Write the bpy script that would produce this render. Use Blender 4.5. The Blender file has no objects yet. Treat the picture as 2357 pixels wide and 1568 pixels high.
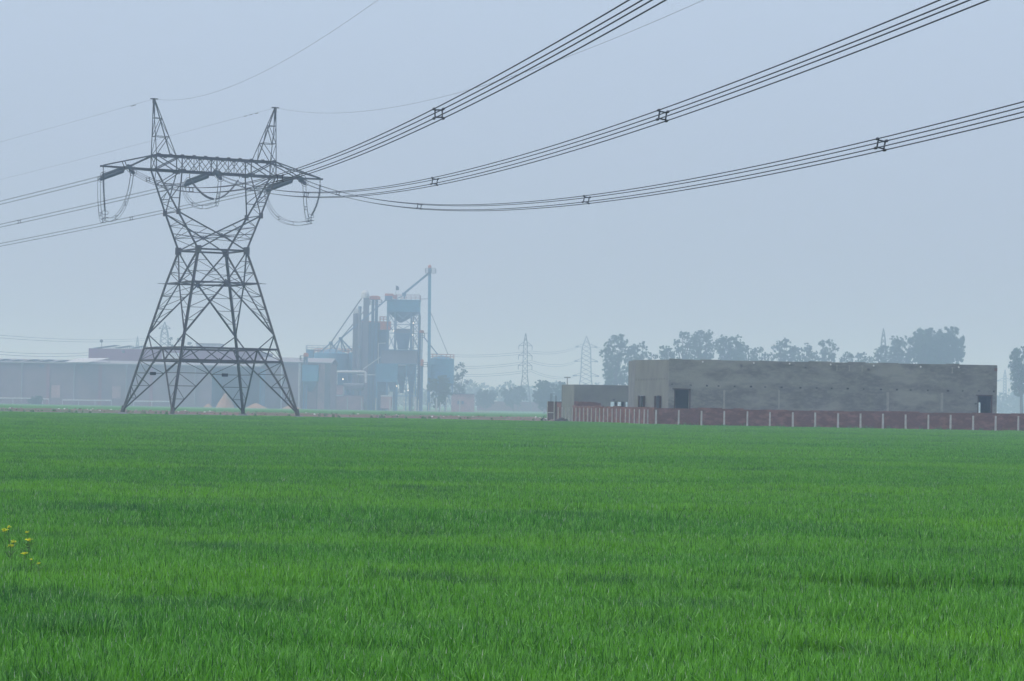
import bpy, math, random
from mathutils import Vector, Matrix, noise
R = math.radians
V = Vector
sc = bpy.context.scene
col = sc.collection
random.seed(7)

# ------------------------------------------------------------------ camera
F = 5900.0                      # focal length in units of a 2357-pixel-wide frame
CX, CY = 1178.5, 784.0
HOR, ROLL, CAMH = 923.4, 0.018, 2.5     # z = 0 is the level of the crop tops; the soil lies lower
SOIL = -0.45
pit = math.atan((HOR - CY) / F)
fw = V((0, math.cos(pit), math.sin(pit)))
up0 = V((0, -math.sin(pit), math.cos(pit)))
r0 = V((1, 0, 0))
cr = math.cos(ROLL) * r0 + math.sin(ROLL) * up0
cu = -math.sin(ROLL) * r0 + math.cos(ROLL) * up0
cam_d = bpy.data.cameras.new('camera')
cam = bpy.data.objects.new('camera', cam_d)
col.objects.link(cam)
cam.matrix_world = Matrix(((cr.x, cu.x, -fw.x, 0), (cr.y, cu.y, -fw.y, 0), (cr.z, cu.z, -fw.z, CAMH), (0, 0, 0, 1)))
cam_d.sensor_width = 36
cam_d.lens = F / 2357 * 36
cam_d.clip_start = 0.5
cam_d.clip_end = 30000
sc.camera = cam

def P(px, py, D):
    """the real point seen at (px, py), at distance D in front"""
    d = fw + (px - CX) / F * cr - (py - CY) / F * cu
    return V((0, 0, CAMH)) + d * (D / d.y)

def XZ(px, py, D):
    p = P(px, py, D)
    return p.x, p.z

# ------------------------------------------------------------------ materials
def mat(name, base, second=None, rough=0.8, scale=1.0, bump=0.0, detail=4, metal=0.0, stretch=(1, 1, 1), lo=0.35, hi=0.65, spec=0.3):
    m = bpy.data.materials.new(name)
    m.use_nodes = True
    nt = m.node_tree
    b = nt.nodes['Principled BSDF']
    b.inputs['Roughness'].default_value = rough
    b.inputs['Metallic'].default_value = metal
    b.inputs['Specular IOR Level'].default_value = spec
    if second is None:
        second = tuple(c * 0.75 for c in base)
    geo = nt.nodes.new('ShaderNodeNewGeometry')
    mp = nt.nodes.new('ShaderNodeMapping')
    mp.inputs['Scale'].default_value = stretch
    nt.links.new(geo.outputs['Position'], mp.inputs['Vector'])
    n = nt.nodes.new('ShaderNodeTexNoise')
    n.inputs['Scale'].default_value = scale
    n.inputs['Detail'].default_value = detail
    nt.links.new(mp.outputs[0], n.inputs['Vector'])
    mr = nt.nodes.new('ShaderNodeMapRange')
    mr.inputs['From Min'].default_value = lo
    mr.inputs['From Max'].default_value = hi
    nt.links.new(n.outputs['Fac'], mr.inputs['Value'])
    mx = nt.nodes.new('ShaderNodeMix')
    mx.data_type = 'RGBA'
    mx.inputs['A'].default_value = (*base, 1)
    mx.inputs['B'].default_value = (*second, 1)
    nt.links.new(mr.outputs[0], mx.inputs['Factor'])
    nt.links.new(mx.outputs['Result'], b.inputs['Base Color'])
    if bump:
        bp = nt.nodes.new('ShaderNodeBump')
        bp.inputs['Strength'].default_value = bump
        bp.inputs['Distance'].default_value = 0.1
        nt.links.new(n.outputs['Fac'], bp.inputs['Height'])
        nt.links.new(bp.outputs[0], b.inputs['Normal'])
    m['mix'] = mx.name
    return m

def add_layer(m, color, scale, stretch, lo, hi, amount=1.0, detail=6, offset=(0, 0, 0)):
    """a further blotch layer over the base colour"""
    nt = m.node_tree
    b = nt.nodes['Principled BSDF']
    src = b.inputs['Base Color'].links[0].from_socket
    geo = nt.nodes.new('ShaderNodeNewGeometry')
    mp = nt.nodes.new('ShaderNodeMapping')
    mp.inputs['Scale'].default_value = stretch
    mp.inputs['Location'].default_value = offset
    n = nt.nodes.new('ShaderNodeTexNoise')
    n.inputs['Scale'].default_value = scale
    n.inputs['Detail'].default_value = detail
    mr = nt.nodes.new('ShaderNodeMapRange')
    mr.inputs['From Min'].default_value = lo
    mr.inputs['From Max'].default_value = hi
    mr.inputs['To Max'].default_value = amount
    mx = nt.nodes.new('ShaderNodeMix')
    mx.data_type = 'RGBA'
    mx.inputs['B'].default_value = (*color, 1)
    nt.links.new(geo.outputs['Position'], mp.inputs['Vector'])
    nt.links.new(mp.outputs[0], n.inputs['Vector'])
    nt.links.new(n.outputs['Fac'], mr.inputs['Value'])
    nt.links.new(mr.outputs[0], mx.inputs['Factor'])
    nt.links.new(src, mx.inputs['A'])
    nt.links.new(mx.outputs['Result'], b.inputs['Base Color'])
    return m

def brick_mat(name, c1, c2, mortar, spill):
    m = bpy.data.materials.new(name)
    m.use_nodes = True
    nt = m.node_tree
    b = nt.nodes['Principled BSDF']
    b.inputs['Roughness'].default_value = 0.9
    geo = nt.nodes.new('ShaderNodeNewGeometry')
    sp = nt.nodes.new('ShaderNodeSeparateXYZ')
    nt.links.new(geo.outputs['Position'], sp.inputs[0])
    ad = nt.nodes.new('ShaderNodeMath')
    ad.operation = 'ADD'
    nt.links.new(sp.outputs['X'], ad.inputs[0])
    nt.links.new(sp.outputs['Y'], ad.inputs[1])
    cb = nt.nodes.new('ShaderNodeCombineXYZ')
    nt.links.new(ad.outputs[0], cb.inputs['X'])
    nt.links.new(sp.outputs['Z'], cb.inputs['Y'])
    br = nt.nodes.new('ShaderNodeTexBrick')
    br.inputs['Scale'].default_value = 1.0
    br.inputs['Brick Width'].default_value = 0.24
    br.inputs['Row Height'].default_value = 0.085
    br.inputs['Mortar Size'].default_value = 0.008
    br.inputs['Color1'].default_value = (*c1, 1)
    br.inputs['Color2'].default_value = (*c2, 1)
    br.inputs['Mortar'].default_value = (*mortar, 1)
    nt.links.new(cb.outputs[0], br.inputs['Vector'])
    nt.links.new(br.outputs['Color'], b.inputs['Base Color'])
    add_layer(m, spill, 0.9, (1, 1, 2.0), 0.48, 0.66, 0.85)
    add_layer(m, tuple(x * 0.45 for x in c1), 2.2, (1, 1, 2.5), 0.55, 0.75, 0.7, offset=(5, 3, 1))
    return m

M = {}
M['steel'] = mat('weathered_galvanised_steel', (0.085, 0.085, 0.078), (0.050, 0.045, 0.042), 0.6, 0.5, metal=0.2)
M['insul'] = mat('brown_porcelain', (0.035, 0.035, 0.04), (0.05, 0.045, 0.045), 0.3, 1)
M['glassins'] = mat('grey_glass_discs', (0.075, 0.10, 0.105), (0.05, 0.075, 0.08), 0.25, 1, spec=0.6)
M['wire'] = mat('oxidised_aluminium_wire', (0.03, 0.03, 0.035), (0.05, 0.05, 0.055), 0.6, 1)
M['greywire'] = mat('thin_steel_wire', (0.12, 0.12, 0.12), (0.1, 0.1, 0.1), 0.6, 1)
M['conc'] = mat('raw_cement_plaster', (0.182, 0.188, 0.165), (0.135, 0.140, 0.126), 0.95, 0.8, 0.25, 8, stretch=(0.55, 0.55, 1.2), lo=0.42, hi=0.58)
add_layer(M['conc'], (0.27, 0.275, 0.238), 0.45, (0.5, 0.5, 1.2), 0.48, 0.64, 0.75, 8, (3, 7, 2))
add_layer(M['conc'], (0.11, 0.115, 0.105), 0.8, (0.4, 0.4, 1.4), 0.50, 0.68, 0.5, 8, (13, 1, 5))
add_layer(M['conc'], (0.26, 0.262, 0.23), 2.4, (0.7, 0.7, 1.6), 0.46, 0.64, 0.45, 6, (2, 9, 4))
M['concside'] = mat('streaked_cement_plaster', (0.195, 0.202, 0.182), (0.155, 0.160, 0.145), 0.95, 0.8, 0.15, 8, stretch=(1.6, 1.6, 0.35))
M['concann'] = mat('grey_cement_plaster', (0.20, 0.205, 0.20), (0.155, 0.16, 0.158), 0.95, 0.5, 0.2, 8)
M['patch'] = mat('pale_plaster_patch', (0.29, 0.29, 0.26), (0.24, 0.24, 0.215), 0.95, 2, 0.1, 6)
M['post'] = mat('precast_concrete_post', (0.44, 0.44, 0.41), (0.35, 0.35, 0.32), 0.9, 3)
M['brick'] = brick_mat('red_brick', (0.135, 0.046, 0.027), (0.09, 0.034, 0.022), (0.16, 0.09, 0.075), (0.23, 0.11, 0.085))
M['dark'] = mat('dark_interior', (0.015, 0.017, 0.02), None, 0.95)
M['rust'] = mat('rusty_frame', (0.07, 0.035, 0.025), None, 0.9, 2)
M['white'] = mat('white_plastic', (0.7, 0.7, 0.68), (0.6, 0.6, 0.58), 0.5, 2)
M['soil'] = mat('dark_green_soil', (0.014, 0.026, 0.010), (0.008, 0.014, 0.006), 0.95, 0.8, 0.3)  # very dark green ground under the crop
M['dirt'] = mat('reddish_dirt', (0.19, 0.105, 0.078), (0.11, 0.072, 0.055), 0.95, 0.25, 0.6, 8, stretch=(0.5, 1.2, 1))
add_layer(M['dirt'], (0.05, 0.13, 0.035), 0.12, (0.35, 1.6, 1), 0.46, 0.6, 0.8, 8, (4, 2, 0))
M['field'] = mat('far_green_field', (0.06, 0.20, 0.04), (0.045, 0.15, 0.035), 0.95, 0.05, 0.4, 8, stretch=(0.4, 1.5, 1))
M['teal'] = mat('teal_painted_steel', (0.06, 0.22, 0.33), (0.045, 0.18, 0.29), 0.55, 0.4, 0, 6)
M['blueg'] = mat('bluish_steel', (0.07, 0.15, 0.25), (0.05, 0.12, 0.20), 0.55, 0.5, 0, 6)
M['orange'] = mat('orange_painted_steel', (0.48, 0.14, 0.06), (0.36, 0.11, 0.06), 0.6, 1)
M['brownst'] = mat('rust_brown_cladding', (0.145, 0.135, 0.16), (0.105, 0.11, 0.14), 0.8, 0.4)
M['pinkw'] = mat('pinkish_plaster', (0.40, 0.25, 0.25), (0.29, 0.20, 0.21), 0.9, 0.3)
M['hallw'] = mat('faded_render', (0.205, 0.145, 0.16), (0.16, 0.12, 0.135), 0.9, 0.15, 0, 6, stretch=(1, 1, 1.5))
M['purple'] = mat('maroon_render', (0.18, 0.07, 0.115), (0.15, 0.062, 0.10), 0.9, 0.2)
M['pilas'] = mat('maroon_pilaster', (0.24, 0.10, 0.12), (0.20, 0.09, 0.11), 0.9, 0.5)
M['palest'] = mat('pale_steel', (0.52, 0.53, 0.52), (0.42, 0.43, 0.43), 0.6, 0.6)
M['roof'] = mat('corrugated_roof_sheet', (0.27, 0.26, 0.27), (0.2, 0.2, 0.21), 0.7, 0.2)
M['solar'] = mat('solar_panel_back', (0.25, 0.29, 0.33), (0.2, 0.24, 0.28), 0.4, 0.5)
M['husk'] = mat('rice_husk', (0.33, 0.175, 0.085), (0.26, 0.145, 0.08), 0.95, 0.5, 0.5)
M['bark'] = mat('bark', (0.11, 0.09, 0.07), (0.07, 0.055, 0.045), 0.9, 3)
M['leaf'] = mat('tree_leaves', (0.055, 0.10, 0.045), (0.03, 0.062, 0.03), 0.7, 0.35, 0, 5)
M['leaf2'] = mat('far_tree_leaves', (0.055, 0.09, 0.045), (0.035, 0.06, 0.03), 0.8, 0.05, 0, 5)
M['weed'] = mat('rough_weeds', (0.08, 0.21, 0.06), (0.06, 0.15, 0.045), 0.8, 0.4)
M['rock'] = mat('rubble', (0.30, 0.26, 0.23), (0.18, 0.13, 0.11), 0.95, 1.5)
M['rockd'] = mat('dark_rubble', (0.09, 0.08, 0.075), (0.06, 0.05, 0.045), 0.95, 1.5)
M['yellow'] = mat('mustard_petals', (0.95, 0.95, 0.03), (0.9, 0.86, 0.03), 0.7, 20)
M['stem'] = mat('mustard_stem', (0.10, 0.20, 0.05), (0.08, 0.16, 0.04), 0.7, 5)
M['litter'] = mat('white_litter', (0.75, 0.75, 0.73), None, 0.8)
M['flag'] = mat('dark_cloth', (0.05, 0.07, 0.09), None, 0.9)
lm = bpy.data.materials.new('lit_lamp')
lm.use_nodes = True
_b = lm.node_tree.nodes['Principled BSDF']
_b.inputs['Emission Color'].default_value = (1, 0.94, 0.82, 1)
_b.inputs['Emission Strength'].default_value = 4.0
M['lamp'] = lm

# wheat leaves: colour varies with the place in the field
wm = bpy.data.materials.new('wheat_leaves')
wm.use_nodes = True
def build_wheat():
    nt = wm.node_tree
    b = nt.nodes['Principled BSDF']
    b.inputs['Roughness'].default_value = 0.38
    b.inputs['Specular IOR Level'].default_value = 0.32
    geo = nt.nodes.new('ShaderNodeNewGeometry')
    def nz(scale, stretch, detail, lo, hi):
        mp = nt.nodes.new('ShaderNodeMapping')
        mp.inputs['Scale'].default_value = stretch
        n = nt.nodes.new('ShaderNodeTexNoise')
        n.inputs['Scale'].default_value = scale
        n.inputs['Detail'].default_value = detail
        mr = nt.nodes.new('ShaderNodeMapRange')
        mr.inputs['From Min'].default_value = lo
        mr.inputs['From Max'].default_value = hi
        nt.links.new(geo.outputs['Position'], mp.inputs['Vector'])
        nt.links.new(mp.outputs[0], n.inputs['Vector'])
        nt.links.new(n.outputs['Fac'], mr.inputs['Value'])
        return mr.outputs[0]
    def mix(fac, a, bcol):
        mx = nt.nodes.new('ShaderNodeMix')
        mx.data_type = 'RGBA'
        nt.links.new(fac, mx.inputs['Factor'])
        for s, v in (('A', a), ('B', bcol)):
            if isinstance(v, tuple):
                mx.inputs[s].default_value = (*v, 1)
            else:
                nt.links.new(v, mx.inputs[s])
        return mx.outputs['Result']
    at = nt.nodes.new('ShaderNodeAttribute')
    at.attribute_name = 'tone'
    sepc = nt.nodes.new('ShaderNodeSeparateColor')
    nt.links.new(at.outputs['Color'], sepc.inputs[0])
    c1 = mix(nz(0.10, (0.5, 1.0, 1), 6, 0.38, 0.62), WHEAT_A, WHEAT_B)
    c2 = mix(nz(0.42, (0.6, 1.0, 0.2), 6, 0.53, 0.74), c1, WHEAT_C)
    c3 = mix(sepc.outputs[0], c2, WHEAT_D)
    # darker bluish leaves scattered among them
    mdk = nt.nodes.new('ShaderNodeMapRange')
    mdk.inputs['From Min'].default_value = 0.55
    mdk.inputs['From Max'].default_value = 0.95
    mdk.inputs['To Max'].default_value = 0.8
    nt.links.new(sepc.outputs[2], mdk.inputs['Value'])
    c3 = mix(mdk.outputs[0], c3, (0.014, 0.080, 0.022))
    # a few pale tips
    mt = nt.nodes.new('ShaderNodeMath')
    mt.operation = 'GREATER_THAN'
    mt.inputs[1].default_value = 0.5
    nt.links.new(sepc.outputs[1], mt.inputs[0])
    c4 = mix(mt.outputs[0], c3, (0.38, 0.47, 0.33))
    nt.links.new(c4, b.inputs['Base Color'])
    tr = nt.nodes.new('ShaderNodeBsdfTranslucent')
    nt.links.new(c4, tr.inputs['Color'])
    ms = nt.nodes.new('ShaderNodeMixShader')
    ms.inputs[0].default_value = 0.3
    nt.links.new(b.outputs[0], ms.inputs[1])
    nt.links.new(tr.outputs[0], ms.inputs[2])
    nt.links.new(ms.outputs[0], nt.nodes['Material Output'].inputs['Surface'])
WHEAT_A = (0.060, 0.280, 0.016)
WHEAT_B = (0.155, 0.440, 0.010)
WHEAT_C = (0.018, 0.115, 0.040)
WHEAT_D = (0.24, 0.560, 0.110)
build_wheat()

# ------------------------------------------------------------------ mesh builder
class MB:
    def __init__(s):
        s.v = []; s.f = []
    def quad(s, a, b, c, d):
        i = len(s.v); s.v += [a, b, c, d]; s.f.append((i, i + 1, i + 2, i + 3))
    def hexa(s, b4, t4):
        i = len(s.v); s.v += list(b4) + list(t4)
        s.f += [(i, i + 3, i + 2, i + 1), (i + 4, i + 5, i + 6, i + 7)] + [(i + k, i + (k + 1) % 4, i + 4 + (k + 1) % 4, i + 4 + k) for k in range(4)]
    def box(s, x0, y0, z0, x1, y1, z1):
        s.hexa([V((x0, y0, z0)), V((x1, y0, z0)), V((x1, y1, z0)), V((x0, y1, z0))],
               [V((x0, y0, z1)), V((x1, y0, z1)), V((x1, y1, z1)), V((x0, y1, z1))])
    def bar(s, p, q, w, h=None):
        h = h or w
        d = (q - p)
        if d.length < 1e-6: return
        d.normalize()
        u = d.cross(V((0, 0, 1)))
        if u.length < 0.05: u = d.cross(V((1, 0, 0)))
        u.normalize(); t = u.cross(d)
        o = [(-1, -1), (1, -1), (1, 1), (-1, 1)]
        s.hexa([p + u * a * w / 2 + t * b * h / 2 for a, b in o], [q + u * a * w / 2 + t * b * h / 2 for a, b in o])
    def angle(s, p, q, w, ref=None, t=None):
        """an L-section member"""
        t = t or max(0.02, w * 0.22)
        d = (q - p)
        if d.length < 1e-6: return
        d.normalize()
        w *= 0.80
        ref = ref or V((0, 0, 1))
        u = d.cross(ref)
        if u.length < 0.1: u = d.cross(V((0.7, 0.7, 0)))
        u.normalize(); n = u.cross(d).normalized()
        def pl(a0, a1, b0, b1):
            o = [(a0, b0), (a1, b0), (a1, b1), (a0, b1)]
            s.hexa([p + u * a + n * b for a, b in o], [q + u * a + n * b for a, b in o])
        h = w / 2
        pl(-h, h, -h, -h + t)
        pl(-h, -h + t, -h + t, h)
    def tube(s, path, r, n=6, cap=True):
        rad = r if isinstance(r, (list, tuple)) else [r] * len(path)
        N = len(path); base = len(s.v)
        u = None
        for i, p in enumerate(path):
            d = (path[min(i + 1, N - 1)] - path[max(i - 1, 0)])
            if d.length < 1e-7: d = V((0, 0, 1))
            d.normalize()
            if u is None:
                u = d.cross(V((0, 0, 1)))
                if u.length < 0.05: u = d.cross(V((1, 0, 0)))
            u = (u - d * u.dot(d)).normalized()
            t = d.cross(u)
            for k in range(n):
                a = 2 * math.pi * k / n
                s.v.append(p + (u * math.cos(a) + t * math.sin(a)) * rad[i])
        for i in range(N - 1):
            for k in range(n):
                a = base + i * n + k; b = base + i * n + (k + 1) % n
                s.f.append((a, b, b + n, a + n))
        if cap:
            s.f.append(tuple(base + k for k in reversed(range(n))))
            s.f.append(tuple(base + (N - 1) * n + k for k in range(n)))
    def lathe(s, c, prof, n=20):
        """prof = [(radius, z)] around the vertical through c"""
        s.tube([V((c.x, c.y, c.z + z)) for r, z in prof], [max(r, 0.001) for r, z in prof], n)
    def blob(s, c, rx, ry, rz, n=10, m=6, jit=0.0, rnd=random):
        base = len(s.v)
        for i in range(m + 1):
            ph = -math.pi / 2 + math.pi * i / m
            for k in range(n):
                a = 2 * math.pi * k / n
                j = 1 + rnd.uniform(-jit, jit)
                s.v.append(V((c.x + rx * math.cos(ph) * math.cos(a) * j, c.y + ry * math.cos(ph) * math.sin(a) * j, c.z + rz * math.sin(ph) * j)))
        for i in range(m):
            for k in range(n):
                a = base + i * n + k; b = base + i * n + (k + 1) % n
                s.f.append((a, b, b + n, a + n))
    def wall(s, p0, p1, z0, z1, th, holes=()):
        """upright slab from p0 to p1 (its outer face), thickness th to the left-hand side (inwards), with openings (s0, s1, za, zb)"""
        p0 = V((p0[0], p0[1], 0)); p1 = V((p1[0], p1[1], 0))
        L = (p1 - p0).length; d = (p1 - p0) / L; n = V((-d.y, d.x, 0)) * th
        S = sorted({0.0, L} | {min(max(x, 0), L) for h in holes for x in h[:2]})
        Z = sorted({z0, z1} | {min(max(x, z0), z1) for h in holes for x in h[2:]})
        def solid(i, j):
            if i < 0 or j < 0 or i >= len(S) - 1 or j >= len(Z) - 1: return False
            cs = (S[i] + S[i + 1]) / 2; cz = (Z[j] + Z[j + 1]) / 2
            return not any(h[0] < cs < h[1] and h[2] < cz < h[3] for h in holes)
        def pt(sv, z, k): return p0 + d * sv + n * k + V((0, 0, z))
        for i in range(len(S) - 1):
            for j in range(len(Z) - 1):
                if not solid(i, j): continue
                a, b, c, e = S[i], S[i + 1], Z[j], Z[j + 1]
                s.quad(pt(a, c, 0), pt(b, c, 0), pt(b, e, 0), pt(a, e, 0))
                s.quad(pt(b, c, 1), pt(a, c, 1), pt(a, e, 1), pt(b, e, 1))
                if not solid(i - 1, j): s.quad(pt(a, c, 1), pt(a, c, 0), pt(a, e, 0), pt(a, e, 1))
                if not solid(i + 1, j): s.quad(pt(b, c, 0), pt(b, c, 1), pt(b, e, 1), pt(b, e, 0))
                if not solid(i, j - 1): s.quad(pt(a, c, 1), pt(b, c, 1), pt(b, c, 0), pt(a, c, 0))
                if not solid(i, j + 1): s.quad(pt(a, e, 0), pt(b, e, 0), pt(b, e, 1), pt(a, e, 1))

base_loc = {}
# the mill and its warehouses are scaled about the camera, doubling size and distance
CAM_SCALE = None
def scale_about_cam(p): return p if CAM_SCALE is None else V((p.x * CAM_SCALE, p.y * CAM_SCALE, p.z * CAM_SCALE + CAMH * (1 - CAM_SCALE)))
def GZ(y):
    """soil level: lowered beyond the bare strip to meet the camera-scaled group"""
    if y < 450: return SOIL
    if y < 1080: return SOIL + (-3.4 - SOIL) * (y - 450) / 630
    return -3.4  # base level of the group scaled about the camera
def tag(o, label=None, cat=None, group=None, kind=None):
    if label: o['label'] = label
    if cat: o['category'] = cat
    if group: o['group'] = group
    if kind: o['kind'] = kind
    return o
def empty(name, loc, label, cat, group=None):
    o = bpy.data.objects.new(name, None)
    o.empty_display_size = 0.5
    col.objects.link(o)
    loc = scale_about_cam(V(loc)); o.location = loc
    base_loc[o] = V(loc)
    return tag(o, label, cat, group)
def build(name, mb, m, parent=None, loc=None, label=None, cat=None, group=None, kind=None, smooth=False):
    L = base_loc[parent] if parent is not None else (scale_about_cam(V(loc)) if loc is not None else V((0, 0, 0)))
    me = bpy.data.meshes.new(name)
    me.from_pydata([tuple(scale_about_cam(p) - L) for p in mb.v], [], mb.f)
    me.materials.append(M[m] if isinstance(m, str) else m)
    if smooth:
        me.polygons.foreach_set('use_smooth', [True] * len(me.polygons))
    o = bpy.data.objects.new(name, me)
    col.objects.link(o)
    base_loc[o] = L
    if parent is not None: o.parent = parent
    else: o.location = L
    return tag(o, label, cat, group, kind)
def copy_tree(o, parent=None):
    c = o.copy(); col.objects.link(c)
    if parent is not None: c.parent = parent
    for ch in list(o.children): copy_tree(ch, c)
    return c
def lerp(a, b, t): return a + (b - a) * t
ORD = ['first', 'second', 'third', 'fourth', 'fifth', 'sixth', 'seventh', 'eighth', 'ninth', 'tenth', 'eleventh', 'twelfth', 'thirteenth', 'fourteenth', 'fifteenth', 'sixteenth', 'seventeenth', 'eighteenth', 'nineteenth', 'twentieth', 'twenty-first', 'twenty-second', 'twenty-third', 'twenty-fourth', 'twenty-fifth']

# ------------------------------------------------------------------ world and sun
SUN_EL, SUN_AZ = R(48), R(-112)       # azimuth from +Y towards +X: the sun is to the left
w = bpy.data.worlds.new('World')
sc.world = w
w.use_nodes = True
nt = w.node_tree
bg = nt.nodes['Background']
sky = nt.nodes.new('ShaderNodeTexSky')
sky.sky_type = 'NISHITA'
sky.sun_disc = False
sky.sun_elevation = SUN_EL
sky.sun_rotation = SUN_AZ
sky.altitude = 0
sky.air_density = 1.0
sky.dust_density = 2.0
sky.ozone_density = 1.0
# overcast veil: the sky's own colour evened out towards a pale blue grey, brighter overhead
tc = nt.nodes.new('ShaderNodeTexCoord')
sx = nt.nodes.new('ShaderNodeSeparateXYZ')
nt.links.new(tc.outputs['Generated'], sx.inputs[0])
rp = nt.nodes.new('ShaderNodeValToRGB')
rp.color_ramp.elements[0].position = 0.0
rp.color_ramp.elements[0].color = (*[x for x in (4.5, 5.4, 7.5)], 1)
rp.color_ramp.elements[1].position = 1.0
rp.color_ramp.elements[1].color = (12.1, 13.2, 18.6, 1)
e2 = rp.color_ramp.elements.new(0.17); e2.color = (6.5, 7.95, 10.1, 1)
e3 = rp.color_ramp.elements.new(0.45); e3.color = (8.4, 9.8, 13.4, 1)
nt.links.new(sx.outputs['Z'], rp.inputs[0])
mx = nt.nodes.new('ShaderNodeMix')
mx.data_type = 'RGBA'
mx.inputs['Factor'].default_value = 0.85
nt.links.new(sky.outputs[0], mx.inputs['A'])
nt.links.new(rp.outputs[0], mx.inputs['B'])
nt.links.new(mx.outputs['Result'], bg.inputs['Color'])
bg.inputs['Strength'].default_value = 0.085
sd = bpy.data.lights.new('sun', 'SUN')
sd.energy = 1.9
sd.angle = R(14)
sd.color = (1.0, 0.96, 0.88)
so = bpy.data.objects.new('sun', sd)
col.objects.link(so)
sdir = V((math.sin(SUN_AZ) * math.cos(SUN_EL), math.cos(SUN_AZ) * math.cos(SUN_EL), math.sin(SUN_EL)))
so.rotation_euler = sdir.to_track_quat('Z', 'Y').to_euler()
so.location = (-60, -30, 80)
sc.view_settings.view_transform = 'Standard'
sc.view_settings.look = 'None'
sc.view_settings.exposure = 0
sc.view_settings.gamma = 1
cy = sc.cycles
cy.max_bounces = 6; cy.diffuse_bounces = 3; cy.glossy_bounces = 2; cy.transmission_bounces = 3; cy.volume_bounces = 2
cy.use_denoising = True

# ------------------------------------------------------------------ haze
hz = MB(); hz.box(-2200, -120, -4.4, 2200, 4750, 76)
ho = build('haze', hz, 'white', kind='stuff', label='pale blue winter haze that thickens over the far buildings')
hm = bpy.data.materials.new('haze_air')
hm.use_nodes = True
hn = hm.node_tree
hn.nodes.remove(hn.nodes['Principled BSDF'])
pv = hn.nodes.new('ShaderNodeVolumePrincipled')
pv.inputs['Color'].default_value = (0.64, 0.80, 1.0, 1)
pv.inputs['Absorption Color'].default_value = (1, 1, 1, 1)
pv.inputs['Density'].default_value = 0.00074
pv.inputs['Anisotropy'].default_value = 0.1
hn.links.new(pv.outputs[0], hn.nodes['Material Output'].inputs['Volume'])
ho.data.materials.clear(); ho.data.materials.append(hm)

# ------------------------------------------------------------------ ground
g = MB(); ys = [-110, 450, 1080, 4700]
for a, b in zip(ys, ys[1:]): g.quad(V((-2190, a, GZ(a))), V((2190, a, GZ(a))), V((2190, b, GZ(b))), V((-2190, b, GZ(b))))
build('ground', g, 'field', kind='structure')
def sheet(name, m, pts, z):
    g = MB(); i = len(g.v); g.v += [V((x, y, z)) for x, y in pts]; g.f.append(tuple(range(len(pts))))
    return build(name, g, m, kind='structure')
def EDGE(x):            # far edge of the wheat: nearer at the left, it runs up to the brick wall at the right
    if x > 20: return 313.5
    if x > 9: return 313 + (20 - x) * 2.2
    return 336 + 0.12 * (x - 0) if x > -70 else 327
sheet('field_soil', 'soil', [(-90, 8), (95, 8), (95, 335), (-90, 335)], SOIL + 0.01)
# bare strip with an uneven surface
g = MB(); nx, ny = 110, 14
for j in range(ny + 1):
    for i in range(nx + 1):
        x = -110 + 250 * i / nx; y = 392 + 58 * j / ny
        z = SOIL + 0.06 + 0.22 * max(0, noise.noise(V((x * 0.35, y * 0.12, 0)))) + (0.30 * math.sin(math.pi * (j - 2) / 8) if 2 < j < 10 else 0.0) * (0.7 + 0.6 * noise.noise(V((x * 0.11, y * 0.1, 4))))
        if j in (0, ny): z = SOIL + 0.015
        g.v.append(V((x, y, z)))
for j in range(ny):
    for i in range(nx):
        a = j * (nx + 1) + i; g.f.append((a, a + 1, a + nx + 2, a + nx + 1))
build('dirt_strip', g, 'dirt', kind='structure')
sheet('yard', 'dirt', [(-235, 1095), (-11, 1140), (-11, 1400), (-235, 1400)], GZ(1200) + 0.012)
g = MB(); fy = [452, 466, 700, 1080]; fh = [-.02, .42, .6, .95]
for a_, b_, ha, hb in zip(fy, fy[1:], fh, fh[1:]): g.quad(V((-.3 * a_ - 60, a_, GZ(a_) + ha)), V((.2 * a_, a_, GZ(a_) + ha)), V((.2 * b_, b_, GZ(b_) + hb)), V((-.3 * b_ - 60, b_, GZ(b_) + hb)))
build('far_field', g, 'field', kind='structure')

# ------------------------------------------------------------------ wheat
def patch_mesh(name, nbl, wd, seed, size=1.0, seg=3):
    rnd = random.Random(seed)
    vs, fs, tone = [], [], []
    for b in range(nbl):
        # tillers stand in loose tufts
        x = rnd.uniform(-size / 2, size / 2) * 1.08; y = rnd.uniform(-size / 2, size / 2) * 1.08
        h = 0.45 * rnd.uniform(0.68, 1.06)
        if rnd.random() < 0.02: h *= 1.14
        a = rnd.uniform(0, 2 * math.pi); ln = rnd.betavariate(1.6, 4) * 0.75
        ww = wd * rnd.uniform(0.6, 1.25)
        rot = rnd.uniform(0, math.pi)
        dx, dy = math.cos(a), math.sin(a); sx_, sy_ = math.cos(rot), math.sin(rot)
        t = rnd.random() ** 1.8; dk = rnd.random(); pale = 1.0 if rnd.random() < 0.018 else 0.0
        droop = rnd.random() < 0.16
        i0 = len(vs)
        for k in range(seg + 1):
            f = k / seg
            lean = ln * f * f * h
            z = h * (f - 0.10 * f * f * ln)
            if droop and k == seg: z -= h * 0.14; lean += h * 0.13
            wv = ww * (1.0 - 0.15 * f) * (1 if k < seg else 0.12) / 2
            px, py = x + dx * lean, y + dy * lean
            vs += [(px - sx_ * wv, py - sy_ * wv, z), (px + sx_ * wv, py + sy_ * wv, z)]
            for _ in range(2): tone.append((t * (0.2 + 0.8 * f), pale if k >= seg - (1 if droop else 0) else 0.0, dk, 1))
        for k in range(seg):
            j = i0 + 2 * k; fs.append((j, j + 1, j + 3, j + 2))
    me = bpy.data.meshes.new(name); me.from_pydata(vs, [], fs)
    at = me.color_attributes.new('tone', 'FLOAT_COLOR', 'POINT')
    at.data.foreach_set('color', [c for t in tone for c in t])
    me.materials.append(wm)
    return bpy.data.objects.new(name, me)

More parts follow.
